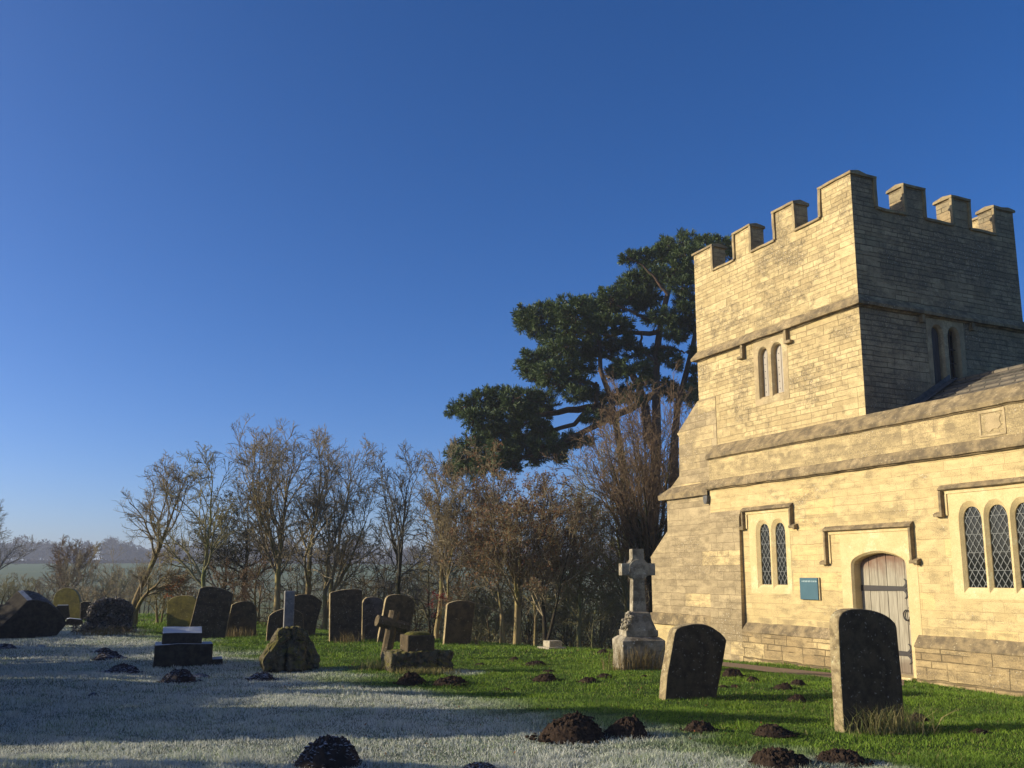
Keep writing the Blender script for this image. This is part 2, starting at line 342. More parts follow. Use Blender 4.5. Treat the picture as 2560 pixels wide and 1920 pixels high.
def lawnmat():
    t = NT('churchyard turf'); p = t.pos(); x = t.n('SeparateXYZ', Vector=p)
    n1 = t.noise(1.1, p, 5, 0.6); n2 = t.noise(22, p, 4, 0.6)
    g = t.mix(t.step(n1, 0.35, 0.65), (0.045, 0.085, 0.014), (0.030, 0.058, 0.010))
    g = t.mix(t.math('MULTIPLY', t.step(n2, 0.5, 0.7), 0.5), g, (0.06, 0.055, 0.02))
    fr = t.math('MULTIPLY', frostfac(t), t.step(n2, 0.2, 0.7))
    g = t.mix(t.math('MULTIPLY', fr, 0.75), g, (0.26, 0.26, 0.23))
    m1 = t.noise(0.05, p, 4, 0.6)
    mead = t.mix(t.step(m1, 0.38, 0.6), (0.15, 0.145, 0.055), (0.085, 0.105, 0.04))
    mead = t.mix(t.math('MULTIPLY', t.step(x.outputs[1], 200.0, 420.0), 0.8), mead, (0.075, 0.13, 0.05))
    col = t.mix(t.step(t.math('ADD', x.outputs[1], t.math('MULTIPLY', n1, 3.0)), 30.0, 36.0), g, mead)
    return t.bsdf(col, 0.95, t.math('ADD', n2, t.noise(70, p, 3)), 0.8, 0.03, 0.1)
M['lawn'] = lawnmat()
def grassmat():
    t = NT('grass blades'); p = t.pos()
    rnd = t.n('NewGeometry').outputs['Random Per Island']; n1 = t.noise(0.9, p, 4)
    g = t.mix(rnd, (0.108, 0.20, 0.015), (0.22, 0.325, 0.03))
    g = t.mix(t.math('MULTIPLY', t.step(n1, 0.42, 0.62), 0.55), g, (0.045, 0.10, 0.018))
    g = t.mix(t.math('MULTIPLY', t.math('GREATER_THAN', rnd, 0.955), 0.8), g, (0.30, 0.24, 0.10))
    fr = t.math('MULTIPLY', frostfac(t), t.step(t.math('ADD', t.math('MULTIPLY', rnd, 0.7), t.math('ADD', t.math('MULTIPLY', n1, 0.5), t.math('MULTIPLY', t.noise(5.0, p, 4, 0.65), 0.55))), 0.35, 0.9))
    g = t.mix(t.math('MULTIPLY', fr, 0.9), g, (0.70, 0.70, 0.62))
    m = t.bsdf(g, 0.65, None, spec=0.25)
    tr = t.n('BsdfTranslucent', Color=g)
    mx = t.n('MixShader', i0=0.25, i1=t.b.outputs[0], i2=tr.outputs[0])
    t.t.links.new(mx.outputs[0], t.out.inputs[0])
    return m
M['grass'] = grassmat()
def leafmat(name, a, b, tr=0.3, rough=0.6, spec=0.2):
    t = NT(name); rnd = t.n('NewGeometry').outputs['Random Per Island']
    c = t.mix(rnd, a, b); m = t.bsdf(c, rough, None, spec=spec)
    mx = t.n('MixShader', i0=tr, i1=t.b.outputs[0], i2=t.n('BsdfTranslucent', Color=c).outputs[0])
    t.t.links.new(mx.outputs[0], t.out.inputs[0]); return m
M['straw'] = leafmat('dry straw grass', (0.28, 0.20, 0.085), (0.15, 0.12, 0.045))
M['longgrass'] = leafmat('long winter grass', (0.12, 0.15, 0.035), (0.36, 0.29, 0.13))
M['brownleaf'] = leafmat('clinging brown leaves', (0.26, 0.125, 0.055), (0.13, 0.07, 0.036))
M['redleaf'] = leafmat('red leaves', (0.20, 0.022, 0.014), (0.12, 0.012, 0.01))
M['orangeleaf'] = leafmat('orange leaves', (0.30, 0.11, 0.035), (0.2, 0.07, 0.025))
M['ivy'] = leafmat('ivy leaves', (0.03, 0.035, 0.02), (0.30, 0.25, 0.21), 0.1, 0.5, 0.35)
M['ivy_dark'] = leafmat('dark ivy leaves', (0.022, 0.03, 0.016), (0.05, 0.06, 0.03), 0.1)
M['needle'] = leafmat('pine needles', (0.026, 0.046, 0.016), (0.10, 0.14, 0.042), 0.12, 0.5)
M['needle_brown'] = leafmat('browned pine needles', (0.05, 0.04, 0.018), (0.03, 0.045, 0.015), 0.1)
M['added_yew'] = leafmat('added shade yew leaves', (0.012, 0.03, 0.008), (0.03, 0.055, 0.015), 0.1)
def barkmat(name, a, b, c=None, sc_=1.0):
    t = NT(name); o = t.obj(); x = t.n('SeparateXYZ', Vector=o)
    v = t.n('CombineXYZ', X=t.math('MULTIPLY', x.outputs[0], 14.0 * sc_), Y=t.math('MULTIPLY', x.outputs[1], 14.0 * sc_), Z=t.math('MULTIPLY', x.outputs[2], 3.0 * sc_)).outputs[0]
    n1 = t.noise(1.0, v, 5, 0.65); n2 = t.noise(1.3, o, 4, 0.6)
    col = t.mix(t.step(n1, 0.35, 0.65), a, b)
    if c: col = t.mix(t.step(n2, 0.45, 0.6), col, c)
    return t.bsdf(col, 0.92, n1, 0.7, 0.02, 0.1)
M['bark'] = barkmat('mossy brown bark', (0.24, 0.175, 0.08), (0.13, 0.095, 0.048), (0.17, 0.155, 0.05))
M['bark_green'] = barkmat('pale green bark', (0.22, 0.20, 0.10), (0.13, 0.115, 0.05), (0.17, 0.18, 0.06))
M['bark_dark'] = barkmat('dark bark', (0.06, 0.047, 0.03), (0.03, 0.025, 0.018), (0.05, 0.05, 0.022))
M['bark_gold'] = barkmat('lit ochre bark', (0.36, 0.27, 0.125), (0.22, 0.165, 0.08), (0.25, 0.215, 0.075))
M['bark_pine'] = barkmat('pine bark', (0.125, 0.078, 0.052), (0.06, 0.042, 0.032), (0.09, 0.065, 0.045), 0.6)
M['twig'] = simple('brown twigs', (0.29, 0.235, 0.135), (0.18, 0.145, 0.085), 3, 0.85)
M['twig_olive'] = simple('olive twigs', (0.27, 0.24, 0.11), (0.16, 0.14, 0.07), 3, 0.85)
M['twig_red'] = simple('russet twigs', (0.20, 0.13, 0.075), (0.13, 0.095, 0.055), 3, 0.85)
M['twig_grey'] = simple('grey twigs', (0.18, 0.165, 0.125), (0.10, 0.09, 0.07), 3, 0.85)
M['path'] = simple('gravel path', (0.27, 0.19, 0.125), (0.2, 0.145, 0.095), 45, 0.95, 0.6)
M['woods'] = simple('distant woodland', (0.050, 0.040, 0.038), (0.028, 0.026, 0.026), 0.4, 0.95, 0.2)
M['thicket'] = leafmat('undergrowth twigs', (0.10, 0.072, 0.034), (0.045, 0.038, 0.02), 0.1, 0.9, 0.05)

# ------------------------------------------------------------------ world, sun, camera
SUN_H, SUN_EL = R(-92.5), R(16.6)
sd = Vector((math.sin(SUN_H) * math.cos(SUN_EL), math.cos(SUN_H) * math.cos(SUN_EL), math.sin(SUN_EL)))
w = bpy.data.worlds.new('World'); sc.world = w; w.use_nodes = True
nt = w.node_tree; nt.nodes.clear()
sky = nt.nodes.new('ShaderNodeTexSky'); sky.sky_type = 'NISHITA'; sky.sun_disc = False
sky.sun_elevation = SUN_EL; sky.sun_rotation = SUN_H % (2 * PI); sky.altitude = 0; sky.air_density = 0.6; sky.dust_density = 1.6; sky.ozone_density = 4.0
bg = nt.nodes.new('ShaderNodeBackground'); bg.inputs[1].default_value = 0.136
wo = nt.nodes.new('ShaderNodeOutputWorld')
hsn = nt.nodes.new('ShaderNodeHueSaturation'); hsn.inputs['Saturation'].default_value = 1.22; hsn.inputs['Hue'].default_value = 0.507
nt.links.new(sky.outputs[0], hsn.inputs['Color']); nt.links.new(hsn.outputs[0], bg.inputs[0]); nt.links.new(bg.outputs[0], wo.inputs[0])
L = bpy.data.lights.new('sun', 'SUN'); L.energy = 5.0; L.angle = R(0.53); L.color = (1.0, 0.88, 0.66)
lo = bpy.data.objects.new('sun', L); lo.rotation_euler = sd.to_track_quat('Z', 'Y').to_euler(); lo.location = (-30, -5, 30); COL.objects.link(lo)
cam = bpy.data.cameras.new('camera'); co = bpy.data.objects.new('camera', cam); COL.objects.link(co); sc.camera = co
cam.sensor_width = 36; cam.lens = 36 * FOC / 2560; cam.shift_y = (CY - 960) / 2560; cam.clip_end = 8000; cam.clip_start = 0.05
co.location = (0, 0, EYE); co.rotation_euler = (PI / 2 + TH, 0, 0)
sc.view_settings.view_transform = 'Standard'; sc.view_settings.look = 'None'; sc.view_settings.exposure = 0.4; sc.view_settings.gamma = 1
sc.render.resolution_x = 1024; sc.render.resolution_y = 768

# ------------------------------------------------------------------ ground
def axis(lo_, hi_, fine0, fine1, st, grow=1.16):
    a = list(np.arange(fine0, fine1, st)); s = st; q = fine1
    while q < hi_: a.append(q); s *= grow; q += s
    a.append(hi_); s = st; q = fine0 - st
    while q > lo_: a.insert(0, q); s *= grow; q -= s
    a.insert(0, lo_); return np.array(a)
gx = axis(-2500, 2500, -22, 14, 0.3); gy = axis(-120, 2500, 3, 46, 0.3)
XX, YY = np.meshgrid(gx, gy); ZZ = hground(XX, YY)
idx = np.arange(XX.size).reshape(XX.shape)
F = np.stack([idx[:-1, :-1], idx[:-1, 1:], idx[1:, 1:], idx[1:, :-1]], -1).reshape(-1, 4)
g = mk('ground', np.stack([XX, YY, ZZ], -1).reshape(-1, 3), F, M['lawn'], smooth=True); tag(g, kind='structure')

def blades(px, py, hgt, wid, mat, name, lean=0.5, zoff=-0.005, parent=None, loc=None, two=True, pz=None):
    n = len(px)
    a = rng.uniform(0, 2 * PI, n); la = rng.uniform(0, 2 * PI, n); ln = np.abs(rng.normal(0, lean, n)) * hgt
    z = (hground(px, py) if pz is None else pz) + zoff
    b = np.stack([px, py, z], -1); wv = np.stack([np.cos(a), np.sin(a), np.zeros(n)], -1) * (wid / 2)[:, None]
    d = np.stack([np.cos(la) * ln, np.sin(la) * ln, hgt], -1)
    mid = b + d * np.array([0.35, 0.35, 0.6]); tip = b + d
    V = np.stack([b - wv, b + wv, mid + wv * 0.7, mid - wv * 0.7, tip + wv * 0.12, tip - wv * 0.12], 1).reshape(-1, 3)
    i = np.arange(n)[:, None] * 6
    F = np.concatenate([i + np.array([[0, 1, 2, 3]]), i + np.array([[3, 2, 4, 5]])], 0)
    return mk(name, V, F, mat, parent, loc=loc)
def infield(x, y):
    return (np.abs(x) < 0.585 * y + 0.8)
def onchurch(x, y, m=0.0):
    dx, dy = x - O2[0], y - O2[1]; return (dx * N[0] + dy * N[1] < m) & (dx * T[0] + dy * T[1] > -9.0)
PATH = [G(u, v, -0.12)[:2] for u, v in [(1700, 1650), (1807, 1661), (1950, 1669), (2081, 1678), (2260, 1694), (2260, 1716), (2081, 1699), (1950, 1686), (1813, 1673), (1700, 1664)]]
def inpoly(x, y, poly):
    c_ = np.zeros(len(x), bool); n = len(poly)
    for i in range(n):
        x0, y0 = poly[i]; x1, y1 = poly[(i + 1) % n]
        k = ((y0 > y) != (y1 > y)) & (x < (x1 - x0) * (y - y0) / (y1 - y0 + 1e-12) + x0); c_ ^= k
    return c_
HEAPS = []
def grass():
    xs, ys, hs, ws = [], [], [], []
    for y0, y1, dens, h, wd in [(6.2, 9.0, 5200, 0.045, 0.0056), (9.0, 13, 2900, 0.036, 0.0068), (13, 19, 1400, 0.038, 0.010), (19, 30, 560, 0.045, 0.016), (30, 40, 150, 0.07, 0.028)]:
        wmax = 0.585 * y1 + 0.8; n = int(dens * 2 * wmax * (y1 - y0))
        x = rng.uniform(-wmax, wmax, n); y = rng.uniform(y0, y1, n)
        k = infield(x, y) & ~onchurch(x, y, 0.06) & ~inpoly(x, y, PATH); x, y = x[k], y[k]
        for (hx, hy, hr) in HEAPS: 
            k = (x - hx) ** 2 + (y - hy) ** 2 > (hr * 0.86) ** 2; x, y = x[k], y[k]
        tuft = 0.6 + 0.7 * np.abs(np.sin(x * 2.3 + 1.7 * np.sin(y * 1.9)) * np.sin(y * 2.9 + x)) + 0.9 * np.maximum(0, np.sin(x * 7.1 + 2.2 * np.sin(y * 5.3 + 0.7 * x)) * np.sin(y * 8.3 + 1.9 * np.sin(x * 3.1))) ** 2
        xs.append(x); ys.append(y); hs.append(h * tuft * rng.uniform(0.5, 1.25, len(x))); ws.append(np.full(len(x), wd) * rng.uniform(0.6, 1.2, len(x)))
    o = blades(np.concatenate(xs), np.concatenate(ys), np.concatenate(hs), np.concatenate(ws), M['grass'], 'grass', 0.85)
    tag(o, 'short turf, frosted white at left and green at right', 'grass', kind='stuff')
# path
pp = [(x, y, float(hground(x, y)) + 0.012) for x, y in PATH]
o = mk('path', pp, [(0, 1, 8, 9), (1, 2, 7, 8), (2, 3, 6, 7), (3, 4, 5, 6)], M['path']); tag(o, kind='structure')

# ------------------------------------------------------------------ church
CH = thing('church', 'honey stone church with battlemented tower and long aisle wall', 'church', (O2[0], O2[1], 0), math.atan2(T[1], T[0]))
def lancet(cx, w_, z0, zs, za, n=9, pw=0.85):
    pts = [(cx - w_ / 2, z0), (cx + w_ / 2, z0)]
    for i in range(n + 1):
        a = PI / 2 * i / n; pts.append((cx + w_ / 2 * math.cos(a) ** pw, zs + (za - zs) * math.sin(a) ** 1.0))
    for i in range(n - 1, -1, -1):
        a = PI / 2 * i / n; pts.append((cx - w_ / 2 * math.cos(a) ** pw, zs + (za - zs) * math.sin(a) ** 1.0))
    return pts
def doorarch(cx, w_, z0, zs, za, n=8):
    h_ = w_ / 2; pts = [(cx - h_, z0), (cx + h_, z0)]
    prof = [(1.0, 0.0), (0.985, 0.22), (0.93, 0.42), (0.83, 0.57), (0.66, 0.73), (0.45, 0.86), (0.22, 0.955), (0.0, 1.0)]
    for a, b in prof: pts.append((cx + h_ * a, zs + (za - zs) * b))
    for a, b in prof[-2::-1]: pts.append((cx - h_ * a, zs + (za - zs) * b))
    return pts
Z0 = -0.9
L1, L2 = lancet(-3.965, 0.46, 1.41, 2.62, 2.90), lancet(-3.465, 0.46, 1.41, 2.62, 2.90)
RW = [lancet(c_, 0.445, 1.40, 2.62, 2.93) for c_ in (1.28, 1.76, 2.24)]
DO = doorarch(-0.785, 1.33, -0.12, 1.86, 2.15)
EASTEND = 9.0
holed([(-5.8, Z0), (EASTEND, Z0), (EASTEND, 3.74), (-5.8, 3.74)], [L1, L2, DO] + RW, 0.0, 0.5).build('aisle_wall', M['ashlar'], CH)
MB().box((-5.8, 0.5, Z0), (-5.45, 2.0, 3.74)).build('aisle_end_wall', M['ashlar'], CH)
MB().box((-5.8, -0.004, 3.74), (EASTEND, 0.35, 4.5)).build('parapet_wall', M['parapet'], CH)
# mouldings: lower string, coping
m = MB().profx([(0.02, 3.70), (-0.05, 3.70), (-0.06, 3.725), (-0.105, 3.725), (-0.115, 3.77), (-0.03, 3.93), (0.02, 3.95)], -5.87, EASTEND)
m.build('string_course', M['trim'], CH, 0.006)
MB().profx([(0.3, 4.43), (-0.03, 4.43), (-0.035, 4.45), (-0.075, 4.455), (-0.085, 4.53), (0.19, 4.80), (0.38, 4.80), (0.38, 4.5)], -5.84, EASTEND).build('parapet_coping', M['trim'], CH, 0.008)
# clasping pilaster at the corner, plinths
m = MB(); pr = [(0.1, Z0), (-0.12, Z0), (-0.115, 0.6), (-0.075, 3.02), (0.0, 3.17), (0.1, 3.17)]
m.profx(pr, -5.79, -4.66).build('corner_pilaster', M['buttress'], CH, 0.01)
def plinth(x0, x1):
    MB().profx([(0.1, Z0), (-0.13, Z0), (-0.13, 0.44), (0.1, 0.44)], x0, x1).build('plinth', M['plinth'], CH, 0.01)
    MB().profx([(0.1, 0.44), (-0.135, 0.442), (-0.14, 0.47), (-0.004, 0.66), (0.1, 0.66)], x0 - 0.004, x1 + 0.004).build('plinth_capping', M['trim'], CH, 0.012)
plinth(-4.655, -1.63); plinth(0.05, EASTEND)

def window_surround(holes_out, rect, w_in, zsill, inner, parent, glassy, mat, base_y=0.0, face=True, ax=None):
    """chamfered stone openings with reveals"""
    m = MB()
    if face: 
        q = holed(rect, holes_out, base_y - 0.005, base_y + 0.02); m.add(q.v, q.f)
    for a, b in zip(holes_out, inner):
        A = [(x, base_y - 0.0045, z) for x, z in a]; B = [(x, base_y + 0.055, z) for x, z in b]; C2 = [(x, base_y + 0.22, z) for x, z in b]
        m.strip(A, B); m.strip(B, C2)
    if ax: ax(m)
    return m.build('window_surround' if face else 'window_reveal', mat, parent)
def glazing(cont, y, parent, zb, zt, xl, xr, ph=0.118, slope=1.6):
    g_ = MB().add([(x, y, z) for x, z in cont], [tuple(range(len(cont)))]).build('window_pane', M['glass'], parent)
    lat = MB(); t_ = 0.0052
    def clip(p, d):
        pts = [(p[0] + d[0] * k, p[1] + d[1] * k) for k in np.linspace(0, 1, 160)]
        a = np.array(pts); ins = inpoly(a[:, 0], a[:, 1], cont); out = []; st = None
        for i, q in enumerate(ins):
            if q and st is None: st = i
            if (not q or i == len(ins) - 1) and st is not None:
                if i - st > 2: out.append((pts[st], pts[i - 1]))
                st = None
        return out
    def bar(a, b, th):
        dx, dz = b[0] - a[0], b[1] - a[1]; l = math.hypot(dx, dz); nx, nz = -dz / l * th, dx / l * th
        lat.prism([(a[0] + nx, y - 0.012, a[1] + nz), (a[0] - nx, y - 0.012, a[1] - nz), (b[0] - nx, y - 0.012, b[1] - nz), (b[0] + nx, y - 0.012, b[1] + nz)], (0, 0.01, 0))
    hh = (zt - zb) + 0.3; wx = hh / slope
    k = xl - wx
    while k < xr + wx:
        for a, b in clip((k, zb), (wx, hh)): bar(a, b, t_)
        for a, b in clip((k + wx, zb), (-wx, hh)): bar(a, b, t_)
        k += ph
    for zz in np.arange(zb + 0.28, zt, 0.3):
        for a, b in clip((xl, zz), (xr - xl, 0)): bar(a, b, 0.004)
    lat.build('leaded_lattice', M['came'], parent)
def lights(specs, rect, parent, wi, z0, zs, za):
    outs = [s[1] for s in specs]; ins = [lancet(s[0], wi, z0, zs, za) for s in specs]
    win = window_surround(outs, rect, wi, z0, ins, parent, True, M['dressed'])
    for s, b in zip(specs, ins):
        glazing(b, 0.085, win, z0, za, s[0] - wi / 2, s[0] + wi / 2)
lights([(-3.965, L1), (-3.465, L2)], [(-4.42, 1.30), (-3.10, 1.30), (-3.10, 3.06), (-4.42, 3.06)], CH, 0.31, 1.49, 2.60, 2.81)
lights([(c_, r_) for c_, r_ in zip((1.28, 1.76, 2.24), RW)], [(0.86, 1.30), (2.66, 1.30), (2.66, 3.12), (0.86, 3.12)], CH, 0.35, 1.49, 2.60, 2.84)
def hood(x0, x1, zt, zb, zr, th=0.075, pj=0.10):
    m = MB()
    pr = [(0.03, zt - th), (-0.05, zt - th), (-pj, zt - th + 0.02), (-pj, zt - 0.03), (-0.02, zt + 0.035), (0.03, zt + 0.035)]
    m.profx(pr, x0, x1)
    for xa, xb, zz in ((x0, x0 + th, zb), (x1 - th, x1, zr)):
        m.prism([(xa, 0.03, zz), (xa, -pj + 0.02, zz), (xa + 0.02, -pj + 0.002, zz), (xb - 0.012, -pj + 0.002, zz), (xb, -0.05, zz), (xb, 0.03, zz)], (0, 0, zt - th + 0.004 - zz))
    m.profx([(0.03, zb - 0.05), (-pj, zb - 0.05), (-pj - 0.012, zb), (-0.03, zb + 0.04), (0.03, zb + 0.04)], x0 - 0.11, x0 + th - 0.004)
    m.profx([(0.03, zr - 0.05), (-pj, zr - 0.05), (-pj - 0.012, zr), (-0.03, zr + 0.04), (0.03, zr + 0.04)], x1 - th + 0.004, x1 + 0.11)
    m.box((x1 + 0.05, -pj + 0.01, zr - 0.08), (x1 + 0.09, -0.03, zr - 0.045))
    m.build('hood_mould', M['trim'], CH, 0.006)
    q = MB()
    q.profx([(0.02, zt - th - 0.055), (-0.022, zt - th - 0.055), (-0.03, zt - th + 0.004), (0.02, zt - th + 0.004)], x0 + th + 0.004, x1 - th - 0.004)
    for xa in (x0 + th - 0.002, x1 - th - 0.048): q.box((xa, -0.026, zb - 0.03), (xa + 0.05, 0.02, zt - th - 0.056))
    q.build('inner_moulding', M['dressed'], CH, 0.004)
hood(-4.58, -2.96, 3.17, 2.75, 2.72); hood(-2.07, 0.11, 2.62, 1.95, 1.95); hood(0.74, 2.80, 3.21, 2.74, 2.74)
# door
DI = doorarch(-0.785, 1.27, -0.12, 1.85, 2.11)
m = MB()
q = holed([(-1.70, -0.11), (0.13, -0.11), (0.13, 2.50), (-1.70, 2.50)], [DO], -0.005, 0.02)
m.add(q.v, q.f)
m.strip([(x, -0.0045, z) for x, z in DO], [(x, 0.045, z) for x, z in DI]); m.strip([(x, 0.045, z) for x, z in DI], [(x, 0.34, z) for x, z in DI])
m.build('door_surround', M['dressed'], CH)
DR = thing('door', None, None); DR.parent = CH
x0, x1 = -0.785 - 0.635, -0.785 + 0.635; ed = np.linspace(x0, x1, 7)
def archz(x):
    a = abs(x + 0.785) / 0.635
    prof = [(0.0, 1.0), (0.22, 0.955), (0.45, 0.86), (0.66, 0.73), (0.83, 0.57), (0.93, 0.42), (0.985, 0.22), (1.0, 0.0)]
    return 1.85 + 0.26 * np.interp(a, [p[0] for p in prof], [p[1] for p in prof])
m = MB()
for i in range(6):
    a, b = ed[i] + 0.004, ed[i + 1] - 0.004; yy = 0.215 + 0.004 * (i % 2)
    xs_ = np.linspace(a, b, 7); poly = [(a, yy, -0.06), (b, yy, -0.06)] + [(x, yy, archz(x) + 0.005) for x in xs_[::-1]]
    m.prism(poly, (0, 0.05, 0))
m.build('door_boards', M['door'], DR, 0.004)
MB().box((x0, 0.25, -0.1), (x1, 0.30, 1.86)).build('door_backing', M['door'], DR)
for zc in (1.45, 0.28):
    h_ = MB(); yb = 0.2
    h_.prism([(x0 + 0.0, yb, zc - 0.055), (x1 - 0.2, yb, zc - 0.04), (x1 - 0.2, yb, zc + 0.04), (x0 + 0.0, yb, zc + 0.055)], (0, 0.014, 0))
    for sg in (1, -1):      # crescent tails
        pts = []
        for k in range(7):
            a = k / 6; pts.append((x1 - 0.255 + 0.085 * math.sin(a * PI * 0.9), zc + sg * (0.02 + 0.16 * a), 0.04 * (1 - 0.7 * a)))
        A = [(p[0] - p[2], yb - 0.001, p[1]) for p in pts] + [(p[0] + p[2], yb - 0.001, p[1]) for p in pts[::-1]]
        h_.prism(A, (0, 0.013, 0))
    h_.prism([(x1 - 0.21, yb - 0.002, zc), (x1 - 0.14, yb - 0.002, zc + 0.065), (x1 - 0.05, yb - 0.002, zc), (x1 - 0.14, yb - 0.002, zc - 0.065)], (0, 0.015, 0))
    h_.build('strap_hinge', M['iron'], DR)
h_ = MB(); hx, hz = x1 - 0.17, 0.97
ring = np.array([[(hx - 0.03 + 0.075 * math.cos(a), 0.185, hz + 0.095 * math.sin(a)) for a in np.linspace(0.6, 2 * PI - 0.6, 18)]])
v_, f_ = tubes(ring, np.full((1, 18), 0.012), 6); h_.add(v_, [tuple(q) for q in f_])
h_.prism([(hx + 0.02, 0.2, hz + 0.06), (hx + 0.07, 0.2, hz + 0.1), (hx + 0.085, 0.2, hz + 0.15), (hx + 0.045, 0.2, hz + 0.19), (hx + 0.0, 0.2, hz + 0.14)], (0, 0.014, 0))
h_.prism([(hx + 0.0, 0.2, hz - 0.17), (hx + 0.08, 0.2, hz - 0.17), (hx + 0.085, 0.2, hz - 0.02), (hx + 0.05, 0.2, hz + 0.03), (hx + 0.0, 0.2, hz - 0.03)], (0, 0.014, 0))
h_.build('ring_handle', M['iron'], DR)
h_ = MB(); h_.prism([(x1 - 0.045 + 0.05 * math.cos(a) * 0.8, 0.197, 1.17 + 0.085 * math.sin(a)) for a in np.linspace(0, 2 * PI, 13)[:-1]], (0, 0.015, 0)); h_.build('lock_plate', M['iron'], DR)
MB().box((x1 - 0.09, 0.195, 0.60), (x1 - 0.01, 0.212, 0.66)).build('latch', M['iron'], DR)
MB().box((-1.5, -0.12, -0.2), (-0.07, 0.28, -0.1)).build('door_step', M['dressed'], CH, 0.01)
# buttress
def FSp(u, v, dep):
    d = ray(u, v); k = (np.dot(O2, N) + dep) / np.dot(d[:2], N); p = d * k
    return float(np.dot(p[:2] - O2, T)), float(EYE + p[2])
up_ = [FSp(u, v, -0.185) for u, v in [(1768, 998), (1743, 1003), (1692, 1085), (1697, 1092), (1698, 1190), (1670, 1228)]]
MB().prism([(-5.70, 0.185, up_[0][1] + 0.03)] + [(x, 0.185, z) for x, z in up_[1:]] + [(up_[-1][0], 0.185, 3.70), (-5.70, 0.185, 3.70)], (0, 0.7, 0)).build('buttress', M['buttress'], CH, 0.012)
bp = [(-5.81, 3.66), (-7.66, 3.66), (-7.68, 2.82), (-8.50, 2.16), (-8.47, 2.09), (-8.46, Z0), (-5.81, Z0)]
MB().prism([(x, 0.035, z) for x, z in bp], (0, 0.85, 0)).build('buttress', M['buttress'], CH, 0.012)
MB().prism([(-5.83, -0.06, 3.60), (-7.93, -0.06, 3.60), (-7.95, -0.06, 3.72), (-7.95, 0.95, 3.72), (-7.93, 0.95, 3.60), (-5.83, 0.95, 3.60)], (0, 0, 0.001)).add([(-5.83, -0.06, 3.60), (-7.93, -0.06, 3.60), (-7.95, -0.06, 3.72), (-7.74, 0.18, 3.93), (-5.83, 0.18, 3.93), (-5.83, -0.06, 3.74), (-7.95, 0.95, 3.72), (-7.74, 0.9, 3.93), (-7.93, 0.95, 3.60)], [(0, 1, 2, 5), (5, 2, 3, 4), (2, 6, 7, 3), (1, 8, 6, 2)]).build('buttress_string', M['trim'], CH, 0.015)
MB().profy([(-5.83, 0.46), (-8.66, 0.46), (-8.70, 0.62), (-8.42, 0.74), (-5.83, 0.74)], -0.07, 0.95).build('buttress_plinth', M['trim'], CH, 0.015)
MB().box((-8.6, 0.0, Z0), (-5.83, 0.92, 0.456)).build('buttress_foot', M['ashlar'], CH, 0.01)
MB().prism([(-5.97, -0.09, 3.58), (-5.80, -0.09, 3.58), (-5.81, -0.09, 3.44), (-5.85, -0.09, 3.38), (-5.92, -0.09, 3.38), (-5.96, -0.09, 3.44)], (0, 0.1, 0)).build('rainwater_hopper', M['lead'], CH, 0.01)
# tower
TX0, TX1, TY0, TY1 = -6.38, -1.02, 0.2, 5.1
TL = [lancet(-3.925, 0.34, 5.64, 6.62, 6.84), lancet(-3.465, 0.38, 5.64, 6.62, 6.84)]
holed([(TX0, 3.5), (TX1, 3.5), (TX1, 7.05), (TX0, 7.05)], TL, TY0, TY0 + 0.5).build('tower_wall', M['tower'], CH)
TE = [lancet(2.36, 0.36, 5.56, 6.65, 6.88), lancet(2.84, 0.36, 5.56, 6.65, 6.88)]
q = holed([(TY0 + 0.5, 3.5), (TY1, 3.5), (TY1, 7.05), (TY0 + 0.5, 7.05)], TE, -TX1, -TX1 + 0.5)
rotyx(q).build('tower_wall', M['tower_shaded'], CH)
MB().box((TX0, TY0 + 0.5, Z0), (TX0 + 0.5, TY1, 7.05)).build('tower_wall', M['tower'], CH)
MB().box((TX0 + 0.5, TY1 - 0.5, Z0), (TX1 - 0.5, TY1, 7.05)).build('tower_wall', M['tower'], CH)
MB().box((TX0, TY0, Z0), (-5.85, TY0 + 0.5, 3.5)).build('tower_wall', M['tower'], CH)
def shutterset(pl, y, parent, kind, xm=False):
    out = MB()
    for i, c_ in enumerate(pl):
        xs_ = [p[0] for p in c_]; cx = (min(xs_) + max(xs_)) / 2; W_ = max(xs_) - min(xs_)
        for k in range(2):
            a = cx - W_ / 2 + k * W_ / 2 + 0.004; b = a + W_ / 2 - 0.008
            out.box((a, y + 0.004 * k, min(p[1] for p in c_)), (b, y + 0.04, max(p[1] for p in c_) + 0.01))
    return out
sur = MB()
for c_, cx, W_ in ((TL[0], -3.925, 0.34), (TL[1], -3.465, 0.38)):
    I_ = lancet(cx, W_ - 0.06, 5.69, 6.60, 6.80)
    sur.strip([(x, TY0 - 0.006, z) for x, z in c_], [(x, TY0 + 0.05, z) for x, z in I_]); sur.strip([(x, TY0 + 0.05, z) for x, z in I_], [(x, TY0 + 0.3, z) for x, z in I_])
qq = holed([(-4.24, 5.50), (-3.12, 5.50), (-3.12, 7.0), (-4.24, 7.0)], TL, TY0 - 0.006, TY0 + 0.02); sur.add(qq.v, qq.f)
wn = sur.build('belfry_window', M['dressed_old'], CH)
sh = shutterset(TL, TY0 + 0.12, None, 0)
sh.build('shutter_boards', M['shutter'], wn, 0.003)
for c_ in (-4.0, -3.86, -3.54, -3.39):
    for zz in np.arange(5.8, 6.75, 0.16): MB().box((c_ - 0.008, TY0 + 0.112, zz), (c_ + 0.008, TY0 + 0.122, zz + 0.02)).build('shutter_nail', M['iron'], wn)
sur = MB()
def e_(x, y, z): return (TX1 - y, x, z)
for c_, cx in ((TE[0], 2.36), (TE[1], 2.84)):
    I_ = lancet(cx, 0.30, 5.56, 6.63, 6.84)
    sur.strip([e_(x, -0.006, z) for x, z in c_], [e_(x, 0.05, z) for x, z in I_]); sur.strip([e_(x, 0.05, z) for x, z in I_], [e_(x, 0.3, z) for x, z in I_])
